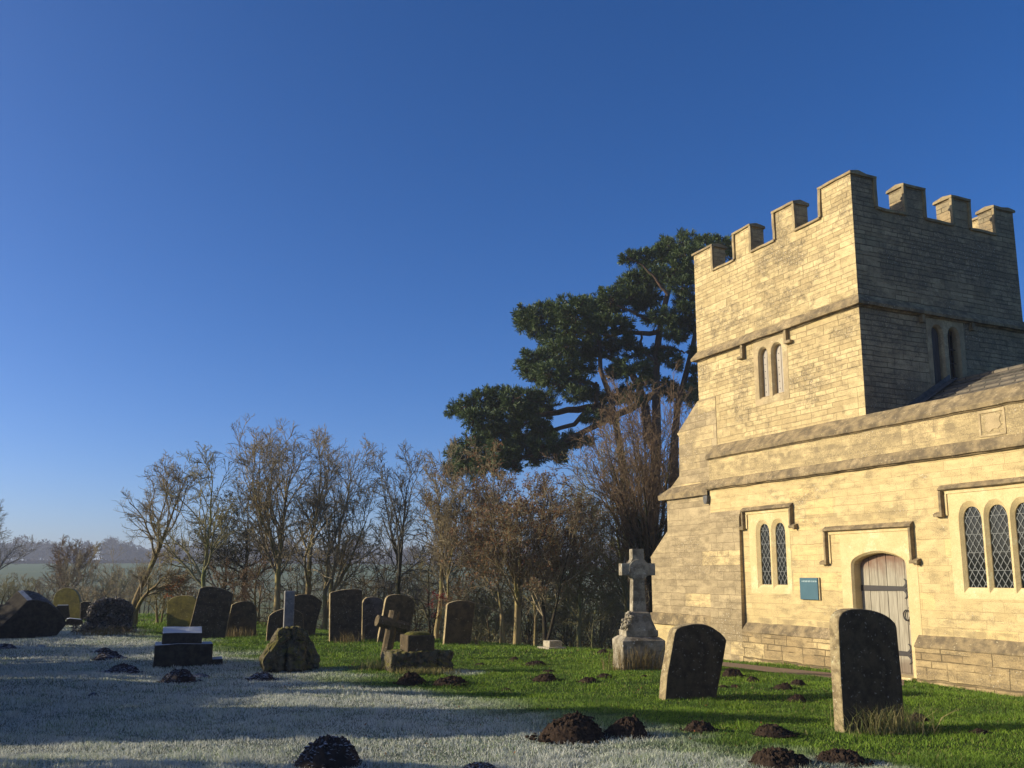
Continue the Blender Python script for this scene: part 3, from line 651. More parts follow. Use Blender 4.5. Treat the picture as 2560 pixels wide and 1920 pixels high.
qq = holed([(2.05, 5.56), (3.16, 5.56), (3.16, 7.0), (2.05, 7.0)], TE, -0.006, 0.02); qq.v = [e_(*p) for p in qq.v]; sur.add(qq.v, qq.f)
wn = sur.build('belfry_window', M['dressed_shaded'], CH)
sh = MB(); sh.box((TX1 - 0.15, 2.2, 5.56), (TX1 - 0.11, 2.52, 6.9)); sh.build('shutter_boards', M['shutter_shaded'], wn)
br = MB(); br.box((TX1 - 0.2, 2.66, 5.56), (TX1 - 0.17, 3.02, 6.9)); br.build('window_pane', M['glass'], wn)
br = MB()
for yy in (2.76, 2.84, 2.92): br.box((TX1 - 0.12, yy - 0.008, 5.56), (TX1 - 0.105, yy + 0.008, 6.84))
for zz in (5.8, 6.1, 6.4): br.box((TX1 - 0.103, 2.69, zz), (TX1 - 0.098, 2.99, zz + 0.02))
br.build('window_bars', M['iron'], wn)
# tower string
def shade_east():  # east-facing faces take the copy with shade in its colour
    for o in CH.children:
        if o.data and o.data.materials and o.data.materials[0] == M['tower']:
            o.data.materials.append(M['tower_shaded'])
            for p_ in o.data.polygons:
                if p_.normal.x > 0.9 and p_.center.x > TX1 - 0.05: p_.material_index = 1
def tower_ring(name, prof, mat, bev):      # prof: (out,z)
    m = MB(); xa, xb, ya, yb = TX0, TX1, TY0, TY1
    loops = [[(xa - o_, ya - o_, z), (xb + o_, ya - o_, z), (xb + o_, yb + o_, z), (xa - o_, yb + o_, z)] for o_, z in prof]
    for A, B in zip(loops, loops[1:]): m.strip(A, B)
    return m.build(name, mat, CH, bev)
tower_ring('string_course', [(-0.1, 7.0), (0.03, 7.0), (0.035, 7.03), (0.115, 7.03), (0.125, 7.09), (0.02, 7.25), (-0.1, 7.26)], M['trim'], 0.006)
for xa, xb, sg in ((-4.60, -4.52, -1), (-3.12, -3.04, 1)):
    lab = MB(); lab.box((xa, TY0 - 0.1, 6.76), (xb, TY0 + 0.02, 7.02)); lab.box((min(xa, xa + sg * 0.12), TY0 - 0.105, 6.70), (max(xb, xb + sg * 0.12), TY0 + 0.02, 6.765)); lab.build('label_stop', M['trim'], CH, 0.008)
for ya in (1.86, 3.34): MB().box((TX1 - 0.02, ya, 6.85), (TX1 + 0.09, ya + 0.08, 7.02)).build('label_stop', M['trim'], CH, 0.008)
# battlements
def crenel(a, b, cuts, lo_, hi_, z0):
    p = [(a, z0), (b, z0), (b, hi_)]
    for c0, c1 in cuts[::-1]: p += [(c1, hi_), (c1, lo_), (c0, lo_), (c0, hi_)]
    return p + [(a, hi_)]
ZF, ZT, TW = 9.17, 9.83, 0.40
cS = [(-5.62, -4.76), (-4.17, -3.33), (-2.70, -1.88)]
cE = [(0.84, 1.70), (2.26, 3.12), (3.63, 4.46)]
holed(crenel(TX0, TX1, cS, ZF, ZT, 7.2), [], TY0, TY0 + TW).build('battlement', M['tower'], CH)
rotyx(holed(crenel(TY0 + TW, TY1 - TW, cE, ZF, ZT, 7.2), [], -TX1, -TX1 + TW)).build('battlement', M['tower_shaded'], CH)
holed(crenel(TX0, TX1, cS, ZF, ZT, 7.2), [], TY1 - TW, TY1).build('battlement', M['tower'], CH)
rotyx(holed(crenel(TY0 + TW, TY1 - TW, cE, ZF, ZT, 7.2), [], -TX0 - TW, -TX0)).build('battlement', M['tower'], CH)
MB().box((TX0 + TW, TY0 + TW, 8.2), (TX1 - TW, TY1 - TW, 8.3)).build('tower_roof', M['lead'], CH)
def cope_run(a, b, cuts, put):
    c = MB(); pts = [a] + [x for q in cuts for x in q] + [b]; o_ = 0.045; th = 0.075
    for i in range(len(pts) - 1):
        up = i % 2 == 0; p, q = pts[i], pts[i + 1]; z = ZT if up else ZF
        e0 = p - (o_ if up else -0.008); e1 = q + (o_ if up else -0.008)
        c.profx([(-o_, z - 0.012), (-o_ - 0.004, z + th * 0.55), (TW * 0.45, z + th + 0.012), (TW + 0.03, z + th * 0.6), (TW + o_, z - 0.012)], e0, e1)
        if up:        # roll moulding running down the sides of each merlon
            if i > 0: c.box((p - 0.045, -o_ + 0.004, ZF + 0.03), (p + 0.03, 0.02, ZT - 0.016))
            if i < len(pts) - 2: c.box((q - 0.03, -o_ + 0.004, ZF + 0.03), (q + 0.045, 0.02, ZT - 0.016))
    c.v = [put(*v) for v in c.v]
    return c.build('battlement_coping', M['coping'], CH, 0.012)
cope_run(TX0, TX1, cS, lambda x, y, z: (x, TY0 + y, z))
cope_run(TX0, TX1, cS, lambda x, y, z: (x, TY1 - y, z))
cope_run(TY0 + TW + 0.06, TY1 - TW - 0.06, cE, lambda x, y, z: (TX1 - y, x, z + 0.003))
cope_run(TY0 + TW + 0.06, TY1 - TW - 0.06, cE, lambda x, y, z: (TX0 + y, x, z + 0.003))
shade_east()
# nave roof with lead flashing
rf = MB(); sl = (5.66 - 4.36) / (2.65 - 0.40)
rows = 9
for i in range(rows):
    y0_, y1_ = 0.40 + (2.25 / rows) * i, 0.40 + (2.25 / rows) * (i + 1) + 0.05
    z0_, z1_ = 4.36 + sl * (y0_ - 0.40), 4.36 + sl * (min(y1_, 2.65) - 0.40); y1_ = min(y1_, 2.65)
    rf.profx([(y0_, z0_), (y1_, z1_ - 0.02), (y1_, z1_), (y0_, z0_ + 0.035)], TX1 + 0.002, EASTEND)
rf.profx([(2.62, 5.55), (2.62, 5.69), (2.68, 5.72), (2.9, 5.55)], TX1 + 0.003, EASTEND)
rf.add([(TX1 + .002, 2.65, 5.66), (EASTEND, 2.65, 5.66), (EASTEND, 5.4, 4.1), (TX1 + .002, 5.4, 4.1)], [(0, 1, 2, 3)])
rf.build('nave_roof', M['slate'], CH)
MB().prism([(TX1 + 0.004, 0.4, 4.42), (TX1 + 0.004, 2.6, 5.70), (TX1 + 0.004, 2.6, 5.82), (TX1 + 0.004, 0.4, 4.54)], (0.03, 0, 0)).prism([(TX1 + 0.036, 0.4, 4.42), (TX1 + 0.036, 2.6, 5.70), (TX1 + 0.036, 2.6, 5.715), (TX1 + 0.036, 0.4, 4.435)], (0.16, 0, 0)).build('lead_flashing', M['lead'], CH)
MB().box((EASTEND - 0.4, 0.5, Z0), (EASTEND, 5.0, 4.3)).build('nave_wall', M['ashlar'], CH)
MB().box((TX1, 5.0, Z0), (EASTEND, 5.35, 4.1)).build('nave_wall', M['ashlar'], CH)
# carved panel in the parapet
cp = MB()
def fr(x0_, x1_, z0_, z1_, y0_, y1_): cp.box((x0_, y0_, z0_), (x1_, y1_, z1_))
fr(1.60, 1.645, 3.98, 4.40, -0.016, 0.01); fr(2.055, 2.10, 3.98, 4.40, -0.016, 0.01); fr(1.605, 2.095, 4.36, 4.412, -0.02, 0.008); fr(1.605, 2.095, 3.965, 4.0, -0.02, 0.008)
cp.prism([(1.70, -0.014, 4.33), (1.80, -0.014, 4.35), (1.92, -0.014, 4.345), (2.02, -0.014, 4.30), (1.985, -0.014, 4.22), (2.02, -0.014, 4.13), (1.95, -0.014, 4.07), (1.86, -0.014, 4.08), (1.80, -0.014, 4.03), (1.74, -0.014, 4.05), (1.71, -0.014, 4.14), (1.74, -0.014, 4.22)], (0, 0.015, 0))
cp.build('carved_panel', M['dressed_old'], CH, 0.008)
# sign
SG = thing('notice_sign', 'square blue notice on the church wall beside the oak door', 'sign', tuple(np.append(O2 + T * -2.56 + N * 0.0, 1.2)), math.atan2(T[1], T[0]))
MB().box((-0.245, -0.035, -0.005), (0.275, -0.004, 0.445)).build('backing_board', M['signback'], SG, 0.004)
MB().box((-0.27, -0.055, 0.0), (0.245, -0.037, 0.44)).build('sign_panel', M['sign'], SG, 0.006)
tx = MB(); x = -0.205; rs = random.Random(4)
for k in range(17):
    if k == 1: x += 0.012
    if k == 12: x += 0.018
    w_ = 0.016 + 0.003 * rs.random()
    tx.box((x, -0.0585, 0.352), (x + 0.005, -0.056, 0.384)); 
    if k % 3 != 1: tx.box((x + 0.0052, -0.0585, 0.379), (x + w_ - 0.0002, -0.056, 0.384))
    if k % 2: tx.box((x + 0.0052, -0.0585, 0.3655), (x + w_ - 0.0002, -0.056, 0.3705))
    if k % 4 != 2: tx.box((x + w_, -0.0585, 0.352), (x + w_ + 0.005, -0.056, 0.384))
    x += 0.0235
tx.build('lettering', M['signtext'], SG)

# ------------------------------------------------------------------ gravestones
SD = math.degrees
def headstone(name, label, pts, base, mat, thick, cat='headstone', nh=155.3, back=0.0, group=None, bevel=0.018, ext=None, zb=None, edge=0):
    """outline seen in the photograph, stood up on its own vertical plane at its own spot, with real thickness"""
    b = G(*base) if zb is None else G(base[0], base[1], zb)
    b[2] = float(hground(b[0], b[1]))
    n2 = np.array([math.sin(R(nh)), math.cos(R(nh)), back]); n2 /= np.linalg.norm(n2)
    c0 = np.array([0, 0, EYE]); P3 = []
    for u, v in pts:
        d = ray(u, v); k = np.dot(b - c0, n2) / np.dot(d, n2); P3.append(c0 + d * k)
    if ext is None: ext = -n2 * thick
    if edge == 0: edge = M['gs_lit_edge']
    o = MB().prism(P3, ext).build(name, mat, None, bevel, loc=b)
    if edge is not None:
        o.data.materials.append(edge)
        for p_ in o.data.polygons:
            if len(p_.vertices) == 4 and abs(np.dot(np.array(p_.normal), n2)) < 0.6: p_.material_index = 1  # side faces get the painted sunlit stone
    return tag(o, label, cat, group)
def sub(f, *pts): return [f(*p) for p in pts]
c8 = lambda x, y: (2060 + x * .2772, 1280 + y * .2772)
cr4 = lambda x, y: (1600 + x * .2893, 1200 + y * .2893)
cr1 = lambda x, y: (x * .2893, 1250 + y * .2893)
cr2 = lambda x, y: (560 + x * .2893, 1250 + y * .2893)
cb4 = lambda x, y: (880 + x * .1567, 1460 + y * .1567)
GS = 'headstones in the churchyard'
headstone('headstone', 'tall dark round-topped headstone nearest the church door', [(2112, 1850)] + sub(c8, (152, 1500), (138, 1200), (130, 1000), (140, 945), (170, 905), (210, 885), (250, 875), (330, 871), (430, 885), (485, 899), (530, 915), (570, 935), (600, 955), (645, 1000), (660, 1040), (672, 1170), (690, 1350), (706, 1500)) + [(2264, 1830)], (2110, 1836), M['gs_shaded'], 0.15, group=GS)
headstone('headstone', 'leaning dark headstone with sunlit gold lichened edge before the corner pilaster', [(1662, 1765), (1668, 1690), (1687, 1583), (1692, 1573), (1704, 1566), (1730, 1560), (1756, 1559.6), (1770, 1563), (1785, 1570), (1802, 1582), (1812, 1592), (1817.5, 1601), (1811, 1640), (1802, 1690), (1787, 1768)], (1663, 1752), M['gs_shaded'], 0.17, group=GS)
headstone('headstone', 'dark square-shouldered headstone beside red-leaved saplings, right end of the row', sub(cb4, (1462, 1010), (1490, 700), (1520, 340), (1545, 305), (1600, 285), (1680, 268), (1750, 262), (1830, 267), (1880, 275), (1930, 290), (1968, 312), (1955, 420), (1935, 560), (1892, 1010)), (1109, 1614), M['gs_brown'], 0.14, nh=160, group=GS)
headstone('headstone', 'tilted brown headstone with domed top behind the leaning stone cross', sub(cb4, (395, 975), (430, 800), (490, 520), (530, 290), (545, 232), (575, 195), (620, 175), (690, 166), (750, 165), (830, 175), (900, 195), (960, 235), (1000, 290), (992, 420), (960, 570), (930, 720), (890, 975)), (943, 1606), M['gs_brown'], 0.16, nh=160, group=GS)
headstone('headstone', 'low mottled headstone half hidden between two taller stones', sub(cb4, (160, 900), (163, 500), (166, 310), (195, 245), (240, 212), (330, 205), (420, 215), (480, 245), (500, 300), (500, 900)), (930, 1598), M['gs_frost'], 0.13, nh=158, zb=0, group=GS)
headstone('headstone', 'tall straight-sided black headstone with slightly arched top', sub(cr2, (912, 1245), (914, 1000), (916, 805), (935, 795), (1000, 780), (1050, 772), (1100, 768), (1150, 769), (1196, 778), (1193, 1000), (1185, 1250)), (825, 1603), M['gs_shaded'], 0.2, nh=163, group=GS)
headstone('headstone', 'black headstone flaring to a shouldered top behind the granite pillar', sub(cr2, (598, 1200), (602, 1000), (608, 830), (640, 820), (680, 815), (720, 814), (770, 822), (810, 845), (852, 880), (835, 950), (808, 1040), (780, 1200)), (734, 1590), M['gs_shaded'], 0.12, group=GS)
headstone('headstone', 'low arched headstone left of the granite pillar', sub(cr2, (362, 1250), (372, 1100), (388, 1003), (420, 975), (450, 960), (490, 945), (530, 936), (575, 937), (610, 945), (650, 963), (682, 985), (688, 1080), (690, 1250)), (665, 1607), M['gs_shaded'], 0.14, nh=163, group=GS)
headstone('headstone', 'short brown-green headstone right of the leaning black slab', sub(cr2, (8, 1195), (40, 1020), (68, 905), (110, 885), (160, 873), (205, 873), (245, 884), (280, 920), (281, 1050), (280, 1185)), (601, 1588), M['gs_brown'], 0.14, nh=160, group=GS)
headstone('headstone', 'leaning black slab with lit left edge behind the stepped plinth block', sub(cr1, (1600, 1215), (1650, 1050), (1700, 850), (1725, 765), (1760, 750), (1800, 745), (1850, 749), (1900, 760), (1970, 783), (2018, 812), (2000, 900), (1975, 1030), (1940, 1220)), (475, 1600), M['gs_shaded'], 0.18, nh=165, group=GS)
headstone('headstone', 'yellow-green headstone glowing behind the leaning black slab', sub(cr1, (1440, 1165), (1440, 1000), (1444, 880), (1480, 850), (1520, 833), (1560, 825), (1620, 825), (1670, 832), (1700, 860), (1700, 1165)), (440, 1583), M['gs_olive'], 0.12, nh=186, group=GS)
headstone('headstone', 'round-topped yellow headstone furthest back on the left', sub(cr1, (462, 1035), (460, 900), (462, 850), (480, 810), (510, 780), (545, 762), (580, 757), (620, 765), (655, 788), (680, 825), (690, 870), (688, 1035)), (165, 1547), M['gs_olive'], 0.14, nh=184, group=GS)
b = G(100, 1594); 
headstone('headstone', 'thick dark slab toppled over against the left edge', [(-60, 1600), (-45, 1592), (-5, 1573), (35, 1536), (69, 1502), (82, 1500), (95, 1500), (121, 1507), (145, 1523), (162, 1545), (168, 1560), (150, 1580), (134, 1600)], (100, 1594), M['gs_frosttop'], 0.3, nh=150, ext=(-0.42, 0.22, 0.27), group=GS, edge=M['gs_frost'])
headstone('gravestone_slab', 'low dark slab cut off by the left edge of the picture', sub(cr1, (-200, 1010), (-200, 908), (45, 902), (50, 960), (20, 1010)), (5, 1542), M['gs_shaded'], 0.3, cat='headstone', edge=None)
headstone('grave_kerb', 'low frosted kerb stone in front of the far round-topped headstone', sub(cr1, (570, 1085), (572, 1030), (600, 1022), (700, 1032), (715, 1050), (715, 1085)), (187, 1566), M['gs_frosttop'], 0.5, cat='grave kerb', edge=None)
headstone('stone_block', 'small frosted grave block before the far round-topped headstone', sub(cr1, (480, 1035), (480, 925), (500, 908), (592, 908), (605, 1035)), (157, 1552), M['gs_frosttop'], 0.35, cat='stone block', edge=None)
headstone('headstone', 'squat black headstone hiding behind the ivy-covered stone', sub(cr1, (690, 1050), (692, 890), (720, 878), (790, 878), (795, 1050)), (215, 1552), M['gs_shaded'], 0.2, nh=158, group=GS)
# stepped plinth with frosted top
def local_thing(name, label, cat, px, nh, group=None, z=None):
    b = G(*px); b[2] = float(hground(b[0], b[1])) if z is None else z
    return thing(name, label, cat, tuple(b), R(180 - nh), group)   # local -y faces the heading nh
s1 = 18.02 / 2295
t = local_thing('stepped_gravestone', 'dark stepped gravestone base with frosted top at left', 'gravestone', (457, 1664), 160)
t.location.z -= 0.02
MB().box((-0.52, -0.3, -0.1), (0.52, 0.34, 0.42)).build('lower_step', M['gs_frosttop'], t, 0.02)
MB().add([(-0.40, -0.22, 0.42), (0.32, -0.22, 0.42), (0.32, 0.24, 0.42), (-0.40, 0.24, 0.42), (-0.39, -0.21, 0.62), (0.31, -0.21, 0.62), (0.31, 0.23, 0.715), (-0.39, 0.23, 0.715)], [(0, 3, 2, 1), (4, 5, 6, 7), (0, 1, 5, 4), (1, 2, 6, 5), (2, 3, 7, 6), (3, 0, 4, 7)]).build('upper_block', M['gs_frosttop'], t, 0.012)
MB().box((0.525, -0.3, -0.1), (0.72, 0.2, 0.13)).build('side_step', M['gs_frosttop'], t, 0.02)
# rubble mound + granite pillar
def boulder(mb, c, r, seed, sub_=3, amp=0.18, fl=1.6, box=0.55):
    bm = bmesh.new(); bmesh.ops.create_icosphere(bm, subdivisions=sub_, radius=1)
    for v in bm.verts:
        p = v.co.copy(); a = max(abs(p.x), abs(p.y), abs(p.z)); q = p.lerp(p / a * 0.82, box)
        q *= 1 + amp * mnoise.noise(p * fl + Vector((seed * 3.7, seed, 1))) + amp * 0.6 * mnoise.noise(p * 4.5 + Vector((seed, 5, seed))) - amp * 0.7 * max(0.0, 0.25 - abs(mnoise.noise(p * 2.3 + Vector((seed, 2, 9))))) * 2
        v.co = Vector((q.x * r[0] + c[0], q.y * r[1] + c[1], q.z * r[2] + c[2]))
    bm.verts.index_update(); b0 = len(mb.v)
    mb.v += [tuple(v.co) for v in bm.verts]; mb.f += [tuple(x.index + b0 for x in f.verts) for f in bm.faces]; bm.free()
t = local_thing('rock_mound', 'rough moss-topped rock mound carrying the grey granite pillar', 'rock mound', (726, 1680), 155.3)
mb = MB(); boulder(mb, (0, 0.25, 0.36), (0.44, 0.34, 0.46), 3, 4, 0.2, 1.6, 0.75)
for i, (cx, cy, cz, a, b_, c_) in enumerate([(-0.32, 0.02, 0.26, 0.22, 0.2, 0.32), (0.06, -0.06, 0.28, 0.2, 0.2, 0.3), (0.34, 0.05, 0.26, 0.17, 0.2, 0.3), (-0.22, 0.03, 0.62, 0.21, 0.2, 0.17), (0.1, 0.0, 0.66, 0.15, 0.2, 0.15), (0.30, 0.05, 0.58, 0.13, 0.18, 0.16), (-0.1, 0.02, 0.42, 0.13, 0.17, 0.12), (0.2, -0.02, 0.44, 0.1, 0.16, 0.1)]):
    boulder(mb, (cx, cy, cz), (a * 1.02, b_, c_), 11 + i, 4, 0.26, 1.9, 0.72)
mb.v = [(x * (1 - 0.42 * max(0.0, z - 0.25) / 0.55), y * (1 - 0.25 * max(0.0, z - 0.25) / 0.55), z) for x, y, z in mb.v]
mb.build('rubble', M['gs_rubble'], t)
pb = PD(720, 1584, t.location.y + 0.25)
t2 = thing('granite_pillar', 'pale square granite pillar standing upright on the rock mound', 'pillar', (float(pb[0]), float(pb[1]), float(pb[2]) - 0.1), R(180 - 162))
hz_ = float(PD(722, 1477, t2.location.y)[2]) - t2.location.z
MB().box((-0.088, -0.085, 0), (0.088, 0.085, hz_)).build('shaft', M['gs_grey'], t2, 0.012)
# low pedestal (block on rough step)
t = local_thing('pedestal', 'square mossy block on a rough broken step in the lawn', 'pedestal', (1050, 1682), 156)
mb = MB()
for i, (cx, cy, cz, a, b_, c_) in enumerate([(-0.35, 0.2, 0.12, 0.27, 0.42, 0.27), (0.05, 0.18, 0.125, 0.26, 0.42, 0.27), (0.41, 0.22, 0.115, 0.22, 0.40, 0.255)]):
    boulder(mb, (cx, cy, cz), (a, b_, c_), 31 + i, 5, 0.13, 2.6, 0.9)
mb.build('rough_step', M['gs_rubble'], t)
MB().box((-0.24, -0.02, 0.2), (0.26, 0.46, 0.61)).build('block', M['gs_brown'], t, 0.02)
mb = MB(); boulder(mb, (0.01, 0.22, 0.60), (0.26, 0.24, 0.075), 51, 3, 0.12); mb.build('moss_cap', simple('moss', (0.13, 0.115, 0.022), (0.07, 0.065, 0.015), 25, 0.95, 0.8), t)
# leaning octagonal stone cross
t = local_thing('leaning_cross', 'broken octagonal stone cross leaning to the right, shaft in the turf', 'stone cross', (960, 1647), 152)
kpx = t.location.y / 2280
def octprism(a, b_, r, mb):
    a = Vector(a); b_ = Vector(b_); d = (b_ - a).normalized(); u_ = d.cross(Vector((0, 1, 0))).normalized() if abs(d.y) < .9 else Vector((1, 0, 0)); w_ = d.cross(u_)
    mb.prism([a + (u_ * math.cos(k * PI / 4 + PI / 8) + w_ * math.sin(k * PI / 4 + PI / 8)) * r for k in range(8)], b_ - a)
le = R(14); ux, uz = math.sin(le), math.cos(le)
mb = MB(); octprism((-0.02, 0, -0.25), (0.97 * ux, 0.06, 0.97 * uz), 0.115, mb)
mb.build('shaft', M['gs_gold'], t, 0.008)
mb = MB(); cx, cz = 0.70 * ux, 0.70 * uz
octprism((cx - 0.34 * uz, 0.04, cz + 0.34 * ux), (cx + 0.34 * uz, 0.05, cz - 0.34 * ux), 0.125, mb)
mb.build('cross_arm', M['gs_gold'], t, 0.008)
# pale block at the lawn's crest
t = local_thing('stone_block', 'small white stone block on a slab at the far crest of the lawn', 'stone block', (1378, 1622), 150)
MB().box((-0.24, -0.28, -0.06), (0.24, 0.24, 0.05)).build('slab', M['gs_white'], t, 0.015)
MB().box((-0.14, -0.17, 0.05), (0.20, 0.13, 0.19)).build('block', M['gs_white'], t, 0.012)
# tall memorial cross
t = local_thing('memorial_cross', 'tall weathered wheel-less memorial cross on stepped base by the buttress', 'memorial cross', (1598, 1672), 170)
t['label'] = 'tall weathered memorial cross on a stepped pedestal beside the buttress'
t.scale = (0.97, 0.97, 0.945)
mb = MB(); mb.box((-0.42, -0.33, -0.15), (0.42, 0.33, 0.55))
mb.add([(-0.42, -0.33, 0.55), (0.42, -0.33, 0.55), (0.42, 0.33, 0.55), (-0.42, 0.33, 0.55), (-0.335, -0.25, 0.62), (0.335, -0.25, 0.62), (0.335, 0.25, 0.62), (-0.335, 0.25, 0.62)], [(0, 1, 5, 4), (1, 2, 6, 5), (2, 3, 7, 6), (3, 0, 4, 7), (4, 5, 6, 7)])
mb.build('base_block', M['gs_monument'], t, 0.015)
mb = MB(); mb.box((-0.315, -0.235, 0.62), (0.315, 0.235, 0.74))
prf = [(0.29, 0.74), (0.27, 0.80), (0.22, 0.93), (0.205, 1.02), (0.20, 1.06), (0.155, 1.09)]
lp = [[(-a, -a * 0.78, z), (a, -a * 0.78, z), (a, a * 0.78, z), (-a, a * 0.78, z)] for a, z in prf]
for A, B in zip(lp, lp[1:]): mb.strip(A, B)
mb.add(lp[-1], [(0, 1, 2, 3)])
mb.build('tapered_plinth', M['gs_monument'], t, 0.01)
mb = MB()
for i in range(22):
    a = rng.uniform(0, 1); boulder(mb, (-0.22 - 0.1 * a + rng.uniform(-.05, .05), -0.16 + rng.uniform(-.12, .14), 1.05 - 0.26 * a + rng.uniform(-.04, .04)), (0.045, 0.045, 0.04), 60 + i, 2, 0.35)
mb.build('carved_lilies', M['gs_monument'], t)
mb = MB(); mb.prism([(-0.125, -0.10, 1.06), (0.125, -0.10, 1.06), (0.125, 0.10, 1.06), (-0.125, 0.10, 1.06)], (0, 0, 0.001))
th = 0.10
shaft = [(-0.135, 1.06), (0.135, 1.06), (0.112, 1.68)]
arc = lambda x0, z0, x1, z1: [(x0, z0), (x1, z1)]
out = [(-0.135, 1.06), (0.135, 1.06), (0.115, 1.70), (0.16, 1.76), (0.20, 1.785), (0.335, 1.785), (0.335, 2.02), (0.195, 2.02), (0.155, 2.045), (0.12, 2.10), (0.118, 2.30), (-0.118, 2.30), (-0.12, 2.10), (-0.155, 2.045), (-0.195, 2.02), (-0.335, 2.02), (-0.335, 1.785), (-0.20, 1.785), (-0.16, 1.76), (-0.115, 1.70)]
mb = MB(); mb.prism([(x, -th, z) for x, z in out], (0, 2 * th, 0)); 
mb.build('cross', M['gs_monument'], t, 0.008)
mb = MB(); mb.prism([(0.2 * math.cos(a), -th - 0.02, 1.9 + 0.2 * math.sin(a)) for a in np.linspace(0, 2 * PI, 25)[:-1]], (0, 0.03, 0)); mb.build('cross_boss', M['gs_monument'], t, 0.008)
# ivy-covered stone
iv = thing('ivy_headstone', 'broad headstone smothered in dark ivy at left', 'headstone', tuple(np.append(G(272, 1583)[:2], 0)), R(180 - 158), GS)
D_ = iv.location.y; sx = D_ / 2290
outl = [(-0.62, -0.1), (-0.62, 0.62), (-0.55, 0.82), (-0.40, 0.95), (-0.2, 1.02), (0.05, 1.03), (0.3, 1.0), (0.5, 0.9), (0.62, 0.74), (0.64, -0.1)]
MB().prism([(x, 0.0, z) for x, z in outl], (0, 0.16, 0)).build('slab', M['gs_frost'], iv, 0.02)
def leafcloud(P, size, mat, name, parent, nrm=None, loc=None, aspect=0.8, tri=False):
    n = len(P); a = rng.normal(size=(n, 3)); a /= np.linalg.norm(a, axis=1, keepdims=True)
    if nrm is not None: a = a * 0.6 + nrm; a /= np.linalg.norm(a, axis=1, keepdims=True)
    r_ = rng.normal(size=(n, 3)); u_ = np.cross(a, r_); u_ /= np.linalg.norm(u_, axis=1, keepdims=True); w_ = np.cross(a, u_)
    s_ = (size * rng.uniform(0.6, 1.3, n))[:, None]
    V = np.stack([P - u_ * s_, P - w_ * s_ * aspect * 0.5, P + u_ * s_, P + w_ * s_ * aspect * 0.5], 1).reshape(-1, 3)
    return mk(name, V, np.arange(4 * n).reshape(n, 4), mat, parent, loc=loc)
P = []
while len(P) < 2600:
    x, z = rng.uniform(-0.66, 0.6), rng.uniform(0, 1.06)
    if inpoly(np.array([x]), np.array([z]), outl)[0] or (x < -0.5 and z < 0.5): P.append((x + rng.normal(0, .03), -abs(rng.normal(0.05, 0.05)), z + rng.normal(0, 0.02)))
for _ in range(900):
    q = abs(rng.normal(0, 0.5)); P.append((rng.uniform(-1.0, 0.75), -abs(rng.normal(0.12, 0.16)), 0.26 * rng.random() ** 1.4))
leafcloud(np.array(P), 0.052, M['ivy'], 'ivy', iv)

# ------------------------------------------------------------------ molehills
def molehill(label, u, v, wpx, hpx, frost=False, seed=0, cat='molehill'):
    v_ = v; b = G(u, v_); sc_ = b[1] / 2285; r = wpx * sc_ / 2; h = max(hpx * sc_ * 0.86, 0.03)
    b = G(u, v_ - 0.25 * hpx); b[2] = float(hground(b[0], b[1]))
    nr, na = (22, 72) if wpx > 80 else ((14, 44) if wpx > 40 else (9, 26))
    pts = [(0, 0, 0)]; F = []
    sq = random.Random(seed); ox, oy = sq.random() * 9, sq.random() * 9; sk = sq.uniform(-0.25, 0.25)
    for i in range(nr + 1):
        t_ = i / nr
        for j in range(na):
            a = 2 * PI * j / na; rr = r * t_ * (1 + 0.16 * mnoise.noise(Vector((math.cos(a) * 1.5 + ox, math.sin(a) * 1.5 + oy, 0))))
            x, y = rr * math.cos(a), rr * math.sin(a) * 0.85
            z = h * max(0.0, (1 - t_ ** 2.1)) ** 0.95 
            amp = min(h * 0.32, 0.045) * (1 - t_ ** 4)
            z += amp * (0.8 * mnoise.noise(Vector((x * 7 + ox * 5, y * 7, oy))) + 0.8 * mnoise.noise(Vector((x * 26, y * 26 + ox, oy))) + 0.9 * abs(mnoise.noise(Vector((x * 48, y * 48 + ox, oy)))))
            pts.append((x + sk * r * (1 - t_), y, z - (0.02 if i == nr else 0)))
    c0 = np.mean([p[2] for p in pts[1:na + 1]]); pts[0] = (sk * r, 0, c0)
    for j in range(na): F.append((0, 1 + j, 1 + (j + 1) % na))
    for i in range(nr):
        for j in range(na): F.append((1 + i * na + j, 1 + (i + 1) * na + j, 1 + (i + 1) * na + (j + 1) % na, 1 + i * na + (j + 1) % na))
    mb = MB(); mb.v = pts; mb.f = F
    for k in range(int(np.clip(wpx * 1.6, 16, 190))):
        a = sq.random() * 2 * PI; q = sq.random() ** 0.5 * 1.28; s_ = sq.uniform(0.12, 0.5) ** 1.3 * min(0.075, r * 0.2)
        zz = h * max(0, 1 - min(q, 1) ** 2.1) ** 0.95 if q < 1 else 0.012
        boulder(mb, (r * q * math.cos(a) + sk * r * (1 - q), r * q * 0.85 * math.sin(a), zz + s_ * 0.3), (s_ * 1.2, s_, s_ * 0.8), seed + k, 1, 0.5)
    o = mk('molehill', mb.v, mb.f, M['soil_frost'] if frost else M['soil']); o.location = tuple(b)
    HEAPS.append((b[0], b[1], r))
    return tag(o, label, cat, 'molehills on the lawn')
